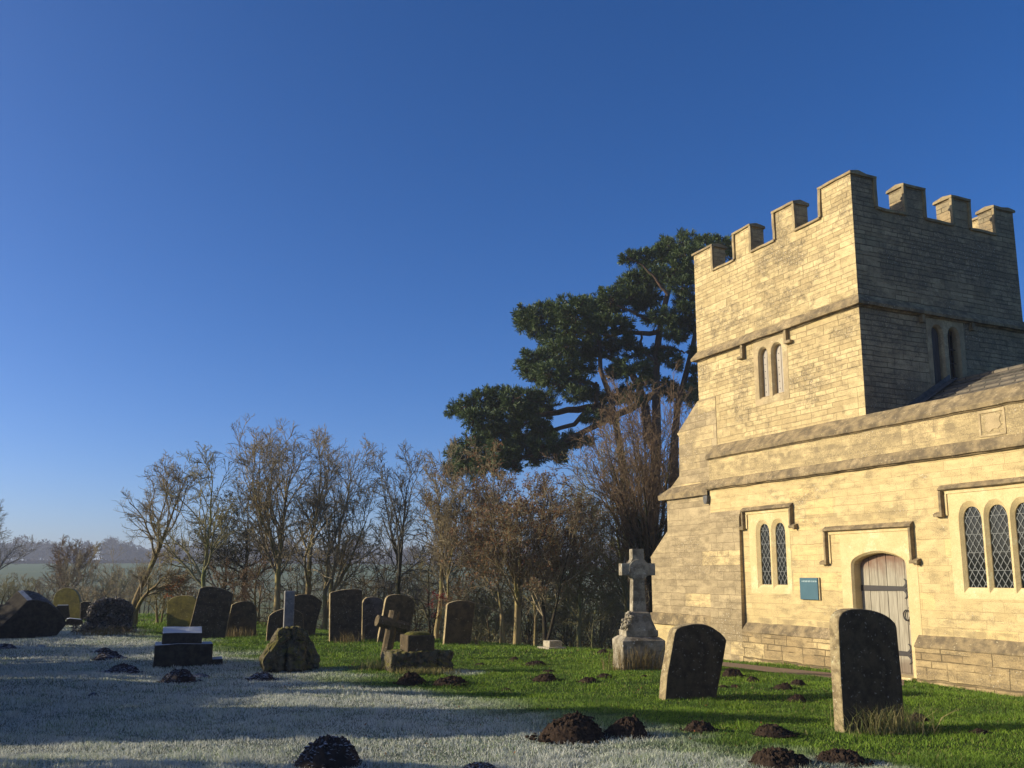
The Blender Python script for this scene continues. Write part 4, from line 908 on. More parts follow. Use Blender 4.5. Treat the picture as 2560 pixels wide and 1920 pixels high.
MH = [('largest brown molehill, rising in the green foreground', 1429, 1867, 170, 64, 0), ('brown molehill just right of the largest one', 1565, 1859, 117, 48, 0),
 ('black molehill directly below the mossy pedestal', 1029, 1713, 78, 26, 0), ('flat black molehill below the pedestal, nearer the right', 1126, 1712, 92, 21, 0),
 ('small black molehill on the sunlit rise before the trees', 1285, 1653, 31, 10, 0), ('broad brown molehill on the rise below the white block', 1338, 1663, 58, 12, 0),
 ('thin scatter of soil on the lawn below the white block', 1373, 1683, 40, 7, 0), ('rounded brown molehill midway between pedestal and memorial cross', 1363, 1708, 62, 19, 0),
 ('small brown molehill in front of the memorial cross', 1470, 1713, 47, 15, 0), ('low molehill right at the foot of the memorial cross', 1511, 1702, 43, 10, 0),
 ('tiny molehill in open turf right of the pedestal', 1265, 1721, 26, 8, 0), ('tiny molehill left of the leaning headstone', 1610, 1700, 20, 6, 0),
 ('flat dark molehill just behind the largest one', 1472, 1804, 36, 9, 0), ('big frosted black molehill cut by the bottom of the picture', 818, 1930, 176, 86, 1),
 ('frosted molehill top peeping over the bottom edge', 1198, 1928, 106, 28, 1), ('black molehill at the bottom edge below the tall headstone', 1955, 1928, 166, 46, 0),
 ('long ridge of brown soil at the foot of the tall headstone', 2100, 1912, 134, 32, 0), ('brown molehill below the leaning headstone', 1750, 1842, 82, 25, 0),
 ('lumpy brown molehill left of the tall headstone base', 1935, 1850, 94, 28, 0), ('lowest of three molehills between the two big headstones', 1991, 1754, 54, 17, 0),
 ('middle one of three molehills between the two big headstones', 1958, 1728, 50, 15, 0), ('uppermost of three molehills between the two big headstones', 1994, 1715, 45, 15, 0),
 ('molehill heaped at the edge of the gravel path', 1832, 1696, 56, 23, 0), ('small molehill right of the heap by the gravel path', 1883, 1705, 40, 13, 0),
 ('small molehill half behind the leaning headstone, right side', 1838, 1723, 28, 8, 0), ('soil crumbs touching the leaning headstone edge', 1808, 1723, 24, 6, 0),
 ('molehill right of the tall headstone behind long grass', 2295, 1801, 52, 21, 0), ('low worn molehill in the grass near the right edge', 2450, 1840, 44, 11, 0),
 ('dark molehill cut by the left edge of the picture', 8, 1630, 64, 14, 1), ('thin dark soil patch in frost by the toppled slab', 103, 1618, 28, 5, 1),
 ('uppermost of three molehills in the frost below the ivy stone', 258, 1632, 46, 13, 1), ('middle one of three molehills in the frost below the ivy stone', 272, 1659, 75, 22, 1),
 ('lowest of three molehills in the frost below the ivy stone', 305, 1684, 88, 20, 1), ('large crumbly molehill below the stepped gravestone', 445, 1710, 88, 33, 1),
 ('black molehill below the rock mound', 651, 1702, 73, 20, 1), ('tiny molehill alone on the open frost', 233, 1741, 26, 9, 1),
 ('low soil ridge right of the large crumbly molehill', 500, 1690, 46, 9, 1), ('mound left of the memorial cross base', 1506, 1640, 30, 13, 0), ('faint flat molehill on the green rise', 1200, 1661, 30, 6, 0)]
for i, (lb, u, v, wp, hp, fr_) in enumerate(MH): molehill(lb, u, v, wp, hp, bool(fr_), 100 + i)
grass()

# clumps of longer grass and stalks
def clump(name, label, u0, u1, v, depth, n, h0, h1, mat, cat, lean=0.5, wd=0.008):
    b = G((u0 + u1) / 2, v); b[2] = float(hground(b[0], b[1])); hw = (u1 - u0) / 2 * b[1] / 2285
    x = b[0] + rng.normal(0, 0.5, n).clip(-1.1, 1.1) * hw; y = b[1] + rng.uniform(-0.1, depth, n)
    o = blades(x, y, rng.uniform(h0, h1, n), wd * rng.uniform(0.6, 1.3, n), mat, name, lean, loc=b)
    return tag(o, label, cat)
clump('grass_clump', 'long straggly grass growing against the tall headstone', 2130, 2320, 1838, 0.5, 900, 0.12, 0.34, M['longgrass'], 'grass clump', 0.75)
clump('dry_stalks', 'dry straw stalks around the memorial cross base', 1520, 1665, 1678, 0.25, 420, 0.15, 0.5, M['straw'], 'dry grass', 0.3, 0.01)
clump('bramble_patch', 'brown brambles trailing left of the mossy pedestal', 880, 1000, 1682, 0.4, 420, 0.06, 0.24, M['longgrass'], 'brambles', 1.3, 0.009)
clump('grass_clump', 'mossy yellow grass fringe below the mossy pedestal', 985, 1135, 1690, 0.15, 500, 0.05, 0.14, M['longgrass'], 'grass clump', 0.8, 0.01)
clump('grass_clump', 'dead grass stems at the foot of the short brown-green headstone', 560, 640, 1592, 0.1, 160, 0.12, 0.34, M['straw'], 'grass clump', 0.3, 0.012)
clump('grass_clump', 'dead grass stems before the tall straight-sided black headstone', 835, 905, 1608, 0.1, 70, 0.1, 0.34, M['straw'], 'grass clump', 0.3, 0.012)
clump('grass_clump', 'dead frosted weeds around the ivy-covered headstone', 190, 345, 1592, 0.3, 500, 0.08, 0.3, M['straw'], 'grass clump', 0.9, 0.01)
clump('grass_clump', 'tuft of dry grass right of the row-end headstone', 1172, 1200, 1612, 0.1, 60, 0.1, 0.32, M['straw'], 'grass clump', 0.5, 0.012)
# fallen leaves
lv = []
for _ in range(150):
    u, v = rng.uniform(700, 2300), rng.uniform(1630, 1900); p = G(u, v); p[2] = float(hground(p[0], p[1])) + 0.03
    if not onchurch(p[0:1], p[1:2], .2)[0]: lv.append(p)
for _ in range(60):
    u, v = rng.uniform(780, 960), rng.uniform(1655, 1685); p = G(u, v); p[2] = float(hground(p[0], p[1])) + 0.03; lv.append(p)
o = leafcloud(np.array(lv), 0.022, M['orangeleaf'], 'fallen_leaves', None, nrm=np.array([0, 0, 0.9])); tag(o, 'fallen autumn leaves scattered over the lawn', 'leaves', kind='stuff')

# ------------------------------------------------------------------ trees
def nrm(v): return v / (np.linalg.norm(v, axis=-1, keepdims=True) + 1e-9)
def children(P, Rr, Ln, m, t0, t1, ang, asd, ratio, up, k=5, wig=0.12, rr=0.55, rmin=0.004, taper=0.3, shape=None):
    n, kp, _ = P.shape
    t = (np.arange(m)[None, :] + rng.uniform(0, 1, (n, m))) / m * (t1 - t0) + t0
    f = t * (kp - 1); i = np.minimum(f.astype(int), kp - 2); fr_ = (f - i)[..., None]
    r_ = np.arange(n)[:, None]
    A, B = P[r_, i], P[r_, i + 1]; base = A + (B - A) * fr_
    rad = Rr[r_, i] + (Rr[r_, i + 1] - Rr[r_, i]) * fr_[..., 0]
    tan = nrm(B - A); q = rng.normal(size=tan.shape); perp = nrm(np.cross(tan, q))
    a = np.radians(rng.normal(ang, asd, (n, m)))[..., None]
    d = nrm(tan * np.cos(a) + perp * np.sin(a) + np.array([0, 0, up]))
    ln = Ln[:, None] * ratio * (1 - (0.55 if shape is None else shape) * (t - t0) / (t1 - t0 + 1e-6)) * rng.uniform(0.7, 1.2, (n, m))
    base = base.reshape(-1, 3); d = d.reshape(-1, 3); ln = ln.ravel(); rad = np.maximum(rad.ravel() * rr, rmin)
    C = [base]; cur = base
    for s_ in range(1, k):
        d = nrm(d + rng.normal(0, wig, d.shape) + np.array([0, 0, up * 0.22])); cur = cur + d * (ln / (k - 1))[:, None]; C.append(cur)
    C = np.stack(C, 1); rads = rad[:, None] * np.linspace(1, taper, k)[None, :]
    return C, np.maximum(rads, rmin * 0.6), ln
def trunkline(pts, n=10):
    pts = np.array(pts, float); d = np.r_[0, np.cumsum(np.linalg.norm(np.diff(pts, axis=0), axis=1))]
    t = np.linspace(0, d[-1], n); return np.stack([np.interp(t, d, pts[:, j]) for j in range(3)], -1), d[-1]
def tree(name, label, D, lines, r0, spec, mats, cat='tree', group=None, leaf=None, dj=0.0, top=0.05, wob=0.03):
    """lines: stems as pixel polylines, stood at distance D with their own depth wander; spec: branching levels"""
    tm, cm = mats; stems, rads, lens = [], [], []; base = None
    hs = {'bare_tree': 0.86, 'brown_leaved_tree': 0.89, 'scrub_tree': 0.80, 'meadow_bush': 0.62, 'field_tree': 0.85, 'fan_tree': 0.94}[name]
    for li, px in enumerate(lines):
        px = [(u, px[0][1] + (v - px[0][1]) * hs) for u, v in px]
        Ds = D + (0 if li == 0 else rng.normal(0, dj)); pts = []
        u0, v0 = px[0]; x0_ = PD(u0, v0, D)[0]; zb = float(hground(x0_, D))
        if base is None: base = np.array([x0_, D, zb])
        ps = [PD(u, v, D + (Ds - D) * min(1, i / 2)) for i, (u, v) in enumerate(px)]
        if li == 0 or ps[0][2] > zb: 
            ps = [np.array([ps[0][0], D, zb - 0.15])] + ps if ps[0][2] > zb + 0.1 else [np.array([ps[0][0], D, zb - 0.15])] + ps[1:]
        p, ln = trunkline(ps); p[1:-1] += rng.normal(0, wob, p[1:-1].shape) * ln / 8
        stems.append(p); lens.append(ln); rads.append(r0 * (1 if li == 0 else 0.75) * np.linspace(1, top, len(p)))
    P, Rr, Ln = np.stack(stems), np.stack(rads), np.array(lens)
    root = thing(name, label, cat, tuple(base), 0, group)
    tv, tf = tubes(P, Rr, 8)
    mk('trunk', tv, tf, tm, root, True, None).data.transform(__import__('mathutils').Matrix.Translation(-Vector(base)))
    parts = []; cur = (P, Rr, Ln); tips = []
    for li, s_ in enumerate(spec):
        s_ = dict(s_); ex = s_.pop('leafy', False)
        C, r_, l_ = children(*cur, **s_)
        parts.append(tubes(C, r_, 5 if li == 0 else (4 if li == 1 else 3)))
        cur = (C, r_, l_); tips.append(C)
    v_, f_ = merge(parts)
    mk('crown', v_ - base, f_, cm, root, li < 1)
    if leaf:
        mat, n_, size, zlo = leaf
        C = tips[-1].reshape(-1, 3); pick = C[rng.integers(0, len(C), n_)] + rng.normal(0, 0.05, (n_, 3))
        if zlo is not None: pick = pick[pick[:, 2] > zlo]
        leafcloud(pick - base, size, mat, 'leaves', root)
    return root
def std(l1=9, l2=7, l3=6, l4=4, a1=45, up1=0.35, r1=0.55, t0=0.3, r2=0.58, r3=0.55, r4=0.6, up2=0.12, wig=0.15, rmin=0.0075, sh=0.4):
    l1 += 3; l2 += 1; l3 += 0; up1 *= 0.6; r1 *= 1.1; a1 -= 4; t0 += 0.06
    s = [dict(m=l1, t0=t0, t1=0.985, ang=a1, asd=12, ratio=r1, up=up1, k=7, wig=wig, rr=0.62, rmin=rmin * 1.5, shape=sh),
         dict(m=l2, t0=0.2, t1=0.98, ang=38, asd=12, ratio=r2, up=up2, k=5, wig=wig * 1.2, rr=0.62, rmin=rmin * 1.2),
         dict(m=l3, t0=0.2, t1=1.0, ang=36, asd=14, ratio=r3, up=up2 * 0.7, k=4, wig=wig * 1.3, rr=0.6, rmin=rmin)]
    if l4: s.append(dict(m=l4, t0=0.15, t1=1.0, ang=36, asd=14, ratio=r4, up=up2 * 0.5, k=3, wig=wig * 1.3, rr=0.6, rmin=rmin * 0.8))
    return s
BT = 'bare winter trees along the churchyard edge'
tree('bare_tree', 'leaning bare tree sloping right from the ivy-covered headstone', 31, [[(330, 1530), (352, 1450), (392, 1370), (425, 1270), (450, 1190), (462, 1150)], [(340, 1522), (366, 1478), (402, 1440), (440, 1395)]], 0.13, std(12, 8, 6, 4, 50, 0.15, 0.42, 0.32, wig=0.2), (M['bark'], M['twig']), group=BT, dj=0.8)
tree('bare_tree', 'slim pale green-barked tree behind the leaning black slab', 29, [[(508, 1520), (508, 1450), (514, 1370), (522, 1270), (528, 1190), (528, 1112)]], 0.10, std(12, 7, 5, 3, 45, 0.4, 0.36, 0.18), (M['bark_green'], M['twig_olive']), group=BT)
tree('bare_tree', 'dense ivy-clad dark tree behind the slim green-barked one', 36, [[(610, 1540), (612, 1420), (618, 1300), (620, 1200)], [(560, 1540), (565, 1400), (575, 1280)]], 0.13, std(13, 9, 7, 5, 60, 0.15, 0.42, 0.2, wig=0.18), (M['bark_dark'], M['twig_grey']), group=BT, dj=1, leaf=(M['ivy_dark'], 5000, 0.05, None))
tree('bare_tree', 'tall round-crowned bare tree, the left one of the big pair', 31, [[(690, 1560), (696, 1440), (702, 1330), (712, 1230), (722, 1120), (728, 1090)], [(700, 1400), (660, 1300), (636, 1200), (630, 1130)]], 0.125, std(11, 8, 6, 4, 40, 0.45, 0.5, 0.18), (M['bark_gold'], M['twig']), group=BT, dj=1)
tree('bare_tree', 'spreading multi-stemmed bare tree behind the tall black headstone', 30, [[(765, 1570), (768, 1450), (775, 1350), (790, 1230), (805, 1090)], [(805, 1570), (830, 1440), (850, 1300), (870, 1180), (880, 1095)], [(812, 1560), (815, 1440), (822, 1330), (828, 1220)], [(830, 1480), (870, 1400), (905, 1310), (925, 1240)]], 0.12, std(9, 8, 6, 4, 36, 0.4, 0.40, 0.2), (M['bark'], M['twig']), group=BT, dj=1)
tree('bare_tree', 'slender dark-stemmed tree with a thin pale top behind the tilted brown headstone', 29, [[(997, 1560), (995, 1480), (998, 1400), (1005, 1330), (1012, 1240), (1018, 1150), (1030, 1115)], [(996, 1400), (975, 1300), (960, 1200), (955, 1180)]], 0.105, std(8, 6, 5, 3, 34, 0.45, 0.34, 0.3), (M['bark_dark'], M['twig_grey']), group=BT, dj=.6)
tree('bare_tree', 'bare tree with paired ochre stems behind the row-end headstone', 28, [[(1092, 1600), (1100, 1480), (1108, 1380), (1098, 1250), (1100, 1145)], [(1114, 1600), (1122, 1460), (1118, 1400), (1132, 1330), (1140, 1240)]], 0.085, std(10, 7, 6, 4, 36, 0.45, 0.42, 0.3), (M['bark_gold'], M['twig']), group=BT, dj=.7)
tree('brown_leaved_tree', 'tree still hung with brown leaves, stoutest ochre trunk before the wood', 27.5, [[(1289, 1618), (1292, 1540), (1295, 1470), (1298, 1400), (1302, 1290), (1300, 1210)], [(1293, 1470), (1250, 1360), (1215, 1260)], [(1296, 1440), (1345, 1350), (1385, 1270)]], 0.10, std(10, 8, 6, 4, 48, 0.25, 0.50, 0.25), (M['bark_gold'], M['twig']), group=BT, dj=1, leaf=(M['brownleaf'], 7500, 0.042, 0.9))
tree('brown_leaved_tree', 'smaller brown-leaved tree just left of the stout ochre trunk', 28, [[(1258, 1615), (1255, 1540), (1248, 1450), (1235, 1330), (1225, 1230)], [(1253, 1510), (1190, 1380), (1160, 1280)]], 0.065, std(10, 8, 6, 4, 52, 0.15, 0.48, 0.2), (M['bark_gold'], M['twig']), group=BT, dj=1, leaf=(M['brownleaf'], 5500, 0.042, 0.8))
tree('bare_tree', 'thin ochre-stemmed tree directly behind the white stone block', 28.5, [[(1336, 1622), (1338, 1540), (1338, 1460), (1350, 1380), (1372, 1300)]], 0.06, std(9, 7, 6, 3, 45, 0.25, 0.42, 0.25), (M['bark_gold'], M['twig_olive']), group=BT, leaf=(M['brownleaf'], 900, 0.035, 1.0))
tree('bare_tree', 'forked dark tree right of the white stone block', 27, [[(1363, 1615), (1361, 1545), (1357, 1470), (1352, 1390), (1345, 1310)], [(1368, 1600), (1382, 1540), (1400, 1450), (1420, 1350), (1440, 1270)]], 0.085, std(10, 8, 6, 4, 45, 0.25, 0.42, 0.25), (M['bark_dark'], M['twig']), group=BT, dj=.5, leaf=(M['brownleaf'], 2500, 0.04, 1.2))
tree('bare_tree', 'straight mossy-trunked tree left of the memorial cross', 28, [[(1446, 1630), (1447, 1540), (1450, 1450), (1450, 1370), (1456, 1290)]], 0.085, std(11, 8, 6, 4, 55, 0.2, 0.42, 0.25), (M['bark_green'], M['twig_olive']), group=BT, leaf=(M['brownleaf'], 2500, 0.036, 1.2))
tree('bare_tree', 'thin greenish tree close left of the memorial cross base', 28.5, [[(1480, 1628), (1482, 1560), (1490, 1490), (1505, 1430)]], 0.05, std(9, 7, 5, 3, 55, 0.15, 0.5, 0.2), (M['bark_green'], M['twig_olive']), group=BT)
tree('bare_tree', 'olive-limbed tree rising behind the memorial cross', 30, [[(1575, 1600), (1568, 1500), (1558, 1420), (1545, 1300), (1530, 1190), (1520, 1130)], [(1572, 1520), (1530, 1420), (1490, 1330), (1465, 1250)], [(1565, 1470), (1575, 1350), (1580, 1250), (1570, 1150)]], 0.10, std(11, 8, 6, 4, 38, 0.4, 0.42, 0.2), (M['bark_green'], M['twig_olive']), group=BT, dj=.7, leaf=(M['brownleaf'], 2200, 0.036, 1.2))
fan = [[(1640, 1600), (1640, 1480), (1630, 1380), (1625, 1250), (1640, 1130), (1650, 1040)]]
for u_, v_ in [(1450, 1190), (1480, 1130), (1515, 1080), (1545, 1050), (1580, 1030), (1610, 1020), (1680, 1040), (1715, 1060), (1735, 1100), (1560, 1150), (1600, 1110)]:
    mx_ = 1632 + (u_ - 1632) * 0.28; fan.append([(1636 + rng.uniform(-10, 10), 1470), (mx_, 1370), (1632 + (u_ - 1632) * 0.65, 1240), (u_, v_)])
tree('fan_tree', 'dense fan of russet upright stems rising beside the church buttress', 29, fan, 0.11, std(8, 6, 4, 3, 24, 0.55, 0.34, 0.25, r2=0.55), (M['bark_dark'], M['twig_red']), group=BT, dj=0.9, top=0.12)
# younger trees and scrub filling the edge
fill = [(395, 1555, 1400, 33, 'low tangled thorn beneath the leaning tree', 'twig_olive'), (455, 1550, 1380, 35, 'russet thorn bush between the leaning and green-barked trees', 'twig_red'),
 (565, 1545, 1360, 33, 'russet thorn left of the dense dark tree', 'twig_red'), (640, 1550, 1330, 34, 'russet scrub tree left of the round-crowned tree', 'twig_red'), (735, 1560, 1350, 36, 'scrub tree between the big pair', 'twig'),
 (880, 1570, 1330, 35, 'brown scrub tree right of the multi-stemmed tree', 'twig'), (940, 1575, 1290, 37, 'purplish scrub tree behind the low mottled headstone', 'twig_grey'), (1040, 1580, 1330, 36, 'brown scrub right of the slender dark-stemmed tree', 'twig'),
 (1075, 1590, 1210, 33, 'thin upright tree left of the paired ochre stems', 'twig_grey'), (1150, 1590, 1250, 33, 'thin tree right of the paired ochre stems', 'twig_olive'), (1190, 1600, 1400, 31, 'olive scrub bush left of the brown-leaved pair', 'twig_olive'), (1225, 1600, 1440, 30, 'low olive thorn under the brown-leaved pair', 'twig_olive'),
 (1320, 1600, 1330, 33, 'scrub tree behind the stout ochre trunk', 'twig'), (1410, 1600, 1300, 32, 'brown scrub tree behind the forked dark tree', 'twig'), (1425, 1610, 1430, 31, 'low olive thorn beside the straight mossy trunk', 'twig_olive'), (1500, 1600, 1340, 31, 'brown scrub tree behind the thin greenish tree', 'twig'), (1545, 1600, 1440, 32, 'olive thorn bush behind the memorial cross shaft', 'twig_olive'),
 (1600, 1600, 1330, 33, 'brown scrub between the olive-limbed tree and the fan', 'twig')]
for (u_, vb, vt, D_, lb, tw) in fill:
    tree('scrub_tree', lb, D_, [[(u_, vb), (u_ + rng.uniform(-12, 12), (vb + vt) / 2), (u_ + rng.uniform(-25, 25), vt + 40)], [(u_ + 6, vb), (u_ + rng.uniform(10, 40), (vb + vt) / 2), (u_ + rng.uniform(20, 60), vt + 60)]], 0.06, std(6, 6, 5, 3, 52, 0.15, 0.46, 0.1, wig=0.17), (M['bark'] if tw != 'twig_grey' else M['bark_dark'], M[tw]), group='scrub trees behind the first row', dj=0.8)
# far left trees in the meadow
tree('field_tree', 'bare tree at the left edge of the meadow, cut by the frame', 88, [[(-35, 1485), (-32, 1430), (-28, 1380), (-20, 1310)]], 0.22, std(12, 8, 6, 4, 50, 0.25, 0.55, 0.25, rmin=0.015), (M['bark_dark'], M['twig_grey']), group='bare trees in the meadow')
tree('field_tree', 'small bare tree with upright twigs above the round-topped yellow headstone', 62, [[(168, 1500), (167, 1450), (165, 1400), (160, 1375)], [(168, 1470), (185, 1420), (195, 1375)]], 0.14, std(10, 8, 6, 4, 42, 0.4, 0.5, 0.15, rmin=0.011), (M['bark'], M['twig_red']), group='bare trees in the meadow', dj=.8)
tree('field_tree', 'thin bare tree with a few crooked boughs right of the upright one', 60, [[(205, 1500), (206, 1450), (215, 1400), (222, 1385)]], 0.1, std(8, 6, 5, 3, 50, 0.2, 0.5, 0.2, rmin=0.011), (M['bark'], M['twig']), group='bare trees in the meadow')
for i, (u_, vt, D_, lb) in enumerate([(40, 1425, 58, 'olive bush at far left of the meadow'), (100, 1420, 60, 'brown bush left of the upright-twigged tree'), (265, 1420, 62, 'dark rounded bush left of the leaning tree'), (310, 1375, 66, 'large brown bush behind the leaning tree foot'), (350, 1390, 70, 'tall brown bush right of the leaning tree foot'), (240, 1450, 50, 'low scrub bush above the ivy-covered headstone'), (-10, 1440, 52, 'scrub bush cut by the left frame')]):
    tree('meadow_bush', lb, D_, [[(u_ + k, 1515), (u_ + k * 1.6, (1515 + vt) / 2), (u_ + k * 2.4, vt + 12)] for k in (0, -12, 12, 22, -22)], 0.07, std(4, 5, 4, 3, 42, 0.25, 0.5, 0.1, rmin=0.010), (M['bark_dark'], M['twig'] if i % 2 else M['twig_olive']), 'bush', 'bushes in the meadow', dj=1.5)
# saplings with coloured leaves
def sapling(label, D, u, vb, vt, spots, mat):
    b = PD(u, vb, D); b[2] = float(hground(b[0], b[1]))
    root = thing('sapling', label, 'sapling', tuple(b))
    top_ = PD(u + 4, vt, D); P = np.stack([b + (top_ - b) * q for q in np.linspace(0, 1, 6)])[None]
    br = []
    for (su, sv, r_) in spots:
        e = PD(su, sv, D); s0 = b + (top_ - b) * np.clip((e[2] - 0.15 - b[2]) / (top_[2] - b[2]), 0.1, 0.95)
        br.append(np.stack([s0 + (e - s0) * q for q in np.linspace(0, 1, 4)]))
    tv, tf = tubes(P - b, np.linspace(0.02, 0.006, 6)[None], 5); mk('trunk', tv, tf, M['bark'], root)
    bv, bf = tubes(np.stack(br) - b, np.full((len(br), 4), 0.006), 3); mk('branches', bv, bf, M['twig'], root)
    pts = np.concatenate([PD(su, sv, D) + rng.normal(0, 1, (45, 3)) * r_ * D / 2290 * np.array([1, 1, 0.5]) for su, sv, r_ in spots])
    leafcloud(pts - b, 0.035, mat, 'leaves', root)
sapling('sapling with crimson leaf sprays left of the row-end headstone', 24.5, 1102, 1605, 1440, [(1088, 1487, 12), (1105, 1490, 8), (1080, 1513, 10), (1085, 1540, 8)], M['redleaf'])
sapling('sapling with orange leaves above the yellow-green headstone', 30, 440, 1550, 1440, [(445, 1458, 10), (430, 1470, 10), (455, 1450, 7), (420, 1490, 6)], M['orangeleaf'])
# undergrowth behind the trunks
n = 8500; ux = rng.uniform(-10.5, 12, n); uy = rng.uniform(31, 46, n)
k = (ux > -0.38 * uy + 1.5) & (rng.random(n) < np.interp(ux, [-10, -6, -2, 2], [0.35, 0.5, 0.8, 1.0])); ux, uy = ux[k], uy[k]; n = len(ux)
uz = hground(ux, uy) + 3.4 * rng.random(n) ** 1.6
d_ = nrm(rng.normal(size=(n, 3)) + np.array([0, 0, 0.35])); L_ = rng.uniform(0.5, 1.7, n)[:, None]
p0 = np.stack([ux, uy, uz], -1) - d_ * L_ * 0.3; p1 = p0 + d_ * L_ * 0.5 + rng.normal(0, 0.08, (n, 3)); p2 = p0 + d_ * L_ + rng.normal(0, 0.18, (n, 3)) + np.array([0, 0, 0.12])
v_, f_ = tubes(np.stack([p0, p1, p2], 1), rng.uniform(0.006, 0.016, n)[:, None] * np.array([[1, 0.8, 0.35]]), 3)
o = mk('undergrowth', v_, f_, M['thicket'])
tag(o, 'dark tangled undergrowth behind the row of trees', 'undergrowth', kind='stuff')
# pine
cp_ = lambda x, y: (1080 + x * .4218, 560 + y * .4218)
PDp = 46.0
def pine():
    zb = float(hground(PD(1620, 1400, PDp)[0], PDp)); base = np.array([PD(1620, 1400, PDp)[0], PDp, zb])
    root = thing('pine_tree', 'tall many-stemmed dark pine rising behind the church tower', 'pine tree', tuple(base))
    stems = [([(1600, 1420), (1638, 1180)] + sub(cp_, (1330, 1100), (1330, 860), (1345, 700), (1370, 560), (1400, 420), (1430, 300), (1450, 180)), 0.42, 0.10),
             ([(1660, 1420), (1685, 1180)] + sub(cp_, (1450, 1100), (1480, 950), (1530, 780), (1560, 640), (1600, 500), (1620, 250)), 0.32, 0.08),
             ([(1590, 1420), (1560, 1180)] + sub(cp_, (1080, 1100), (1050, 980), (1000, 880), (980, 800), (990, 700), (960, 560)), 0.34, 0.08),
             (sub(cp_, (1290, 1300), (1260, 1100), (1245, 1010), (1200, 900), (1130, 830), (1000, 770), (900, 720), (780, 640)), 0.28, 0.06),
             (sub(cp_, (1080, 1180), (1020, 1100), (960, 1080), (830, 1100), (720, 1125), (600, 1130), (450, 1100), (300, 1090)), 0.24, 0.05),
             (sub(cp_, (1040, 1160), (920, 1100), (850, 1180), (770, 1200), (680, 1250), (520, 1310), (350, 1390)), 0.16, 0.04),
             (sub(cp_, (1340, 640), (1240, 650), (1150, 640), (1050, 665), (900, 600), (740, 560)), 0.14, 0.04),
             (sub(cp_, (1360, 560), (1280, 560), (1200, 530), (1100, 480)), 0.12, 0.04),
             (sub(cp_, (1335, 830), (1280, 790), (1240, 720), (1240, 640)), 0.12, 0.05),
             (sub(cp_, (1340, 730), (1450, 740), (1540, 770)), 0.09, 0.03),
             (sub(cp_, (975, 1080), (980, 1020), (975, 940)), 0.13, 0.07),
             (sub(cp_, (985, 960), (920, 940), (850, 920), (740, 930)), 0.12, 0.04),
             (sub(cp_, (1240, 1010), (1180, 1000), (1150, 940), (1165, 915)), 0.08, 0.03),
             (sub(cp_, (1340, 1000), (1200, 1080), (1000, 1180), (700, 1330), (420, 1420), (200, 1440)), 0.2, 0.05),
             (sub(cp_, (1400, 420), (1340, 340), (1240, 240), (1160, 200)), 0.1, 0.03)]
    tp, lp_ = [], []
    for i, (px, ra, rb) in enumerate(stems):
        dd = PDp + (0 if i < 3 else rng.normal(0, 0.5)); off = rng.normal(0, 0.6 if i < 3 else 1.2)
        pts = [PD(u, v, dd + off * q) for (u, v), q in zip(px, np.linspace(0, 1, len(px)))]
        if i < 3: pts[0][2] = zb - 0.3
        p, ln = trunkline(pts, 14); p[1:] += rng.normal(0, 0.035, p[1:].shape)
        q = tubes(p[None], np.linspace(ra, rb, 14)[None] , 8)
        (tp if i < 3 else lp_).append(q)
    v_, f_ = merge(tp); mk('trunk', v_ - base, f_, M['bark_pine'], root, True)
    blobs = [(1480,120,130,70),(1400,160,90,70),(1340,210,80,60),(1250,200,80,45),(1160,210,50,30),(1620,110,60,40),(1500,210,100,80),(1420,300,110,80),(1330,330,100,60),(1250,320,90,60),(1170,350,80,50),(1480,360,70,40),(1520,300,60,60),
     (530,530,50,45),(560,560,60,45),(640,560,90,80),(740,540,100,90),(850,520,110,90),(960,500,110,90),(1060,450,90,80),(1150,450,100,70),(1050,560,100,50),(1250,480,80,50),(640,650,70,40),(800,640,90,70),(920,640,80,60),(1300,430,70,50),
     (1480,510,60,30),(1540,520,40,40),(1450,600,50,45),(1480,680,40,25),(1420,650,40,50),(600,800,70,50),(570,860,50,30),(680,800,90,60),(780,740,90,60),(870,760,90,70),(700,880,90,60),(800,860,100,60),(900,850,60,40),(640,930,60,40),(750,950,90,50),(880,950,60,60),(850,1020,80,40),
     (1050,750,70,40),(1200,770,70,40),(1250,850,50,40),(1400,780,60,50),(1450,830,40,30),(1150,700,50,40),(130,1110,50,30),(200,1080,70,60),(290,1050,80,70),(390,1030,80,75),(480,1040,70,70),(560,1040,80,60),(660,1050,90,60),(250,1160,80,50),(350,1180,90,60),(450,1180,90,60),(560,1180,80,50),(650,1200,50,30),(300,1260,60,40),(400,1290,80,50),
     (130,1350,50,35),(200,1380,70,50),(300,1370,80,50),(420,1350,100,60),(550,1320,100,60),(680,1310,100,50),(780,1300,80,50),(830,1280,50,40),(120,1450,60,50),(220,1450,90,60),(340,1440,90,60),(470,1420,90,50),(600,1390,80,40),(730,1370,70,40),
     (1050,1040,70,50),(1150,1010,60,50),(1200,1040,70,40),(1400,980,60,50),(1450,1010,60,50),(1540,960,40,40),(1540,1020,40,60),(950,1150,50,40),(1560,870,25,30),(1550,750,20,20),(560,610,60,50),(720,690,80,40),(980,700,80,50),(1000,600,90,50),(1130,600,70,40),(1210,420,90,60),(560,860,70,40),(930,1010,70,40),(420,1110,90,50),(540,1110,80,50),(640,1120,80,50),(560,1250,90,45),(680,1240,80,40),(380,1240,80,40),(220,1290,70,40),(1500,440,60,50),(1540,620,40,40),(1500,580,40,30),(900,1290,60,40),(1100,700,70,50),(1150,850,60,50),(1080,880,50,40),(1300,760,60,40),(1290,900,50,40),(1320,560,60,40),(1400,560,50,50),(1250,950,60,35),(960,780,60,40),(1740,170,55,45),(1700,120,60,40),(1660,200,60,60)]
    kk = .4218 * PDp / 2290
    TP, TD = [], []; tw = []
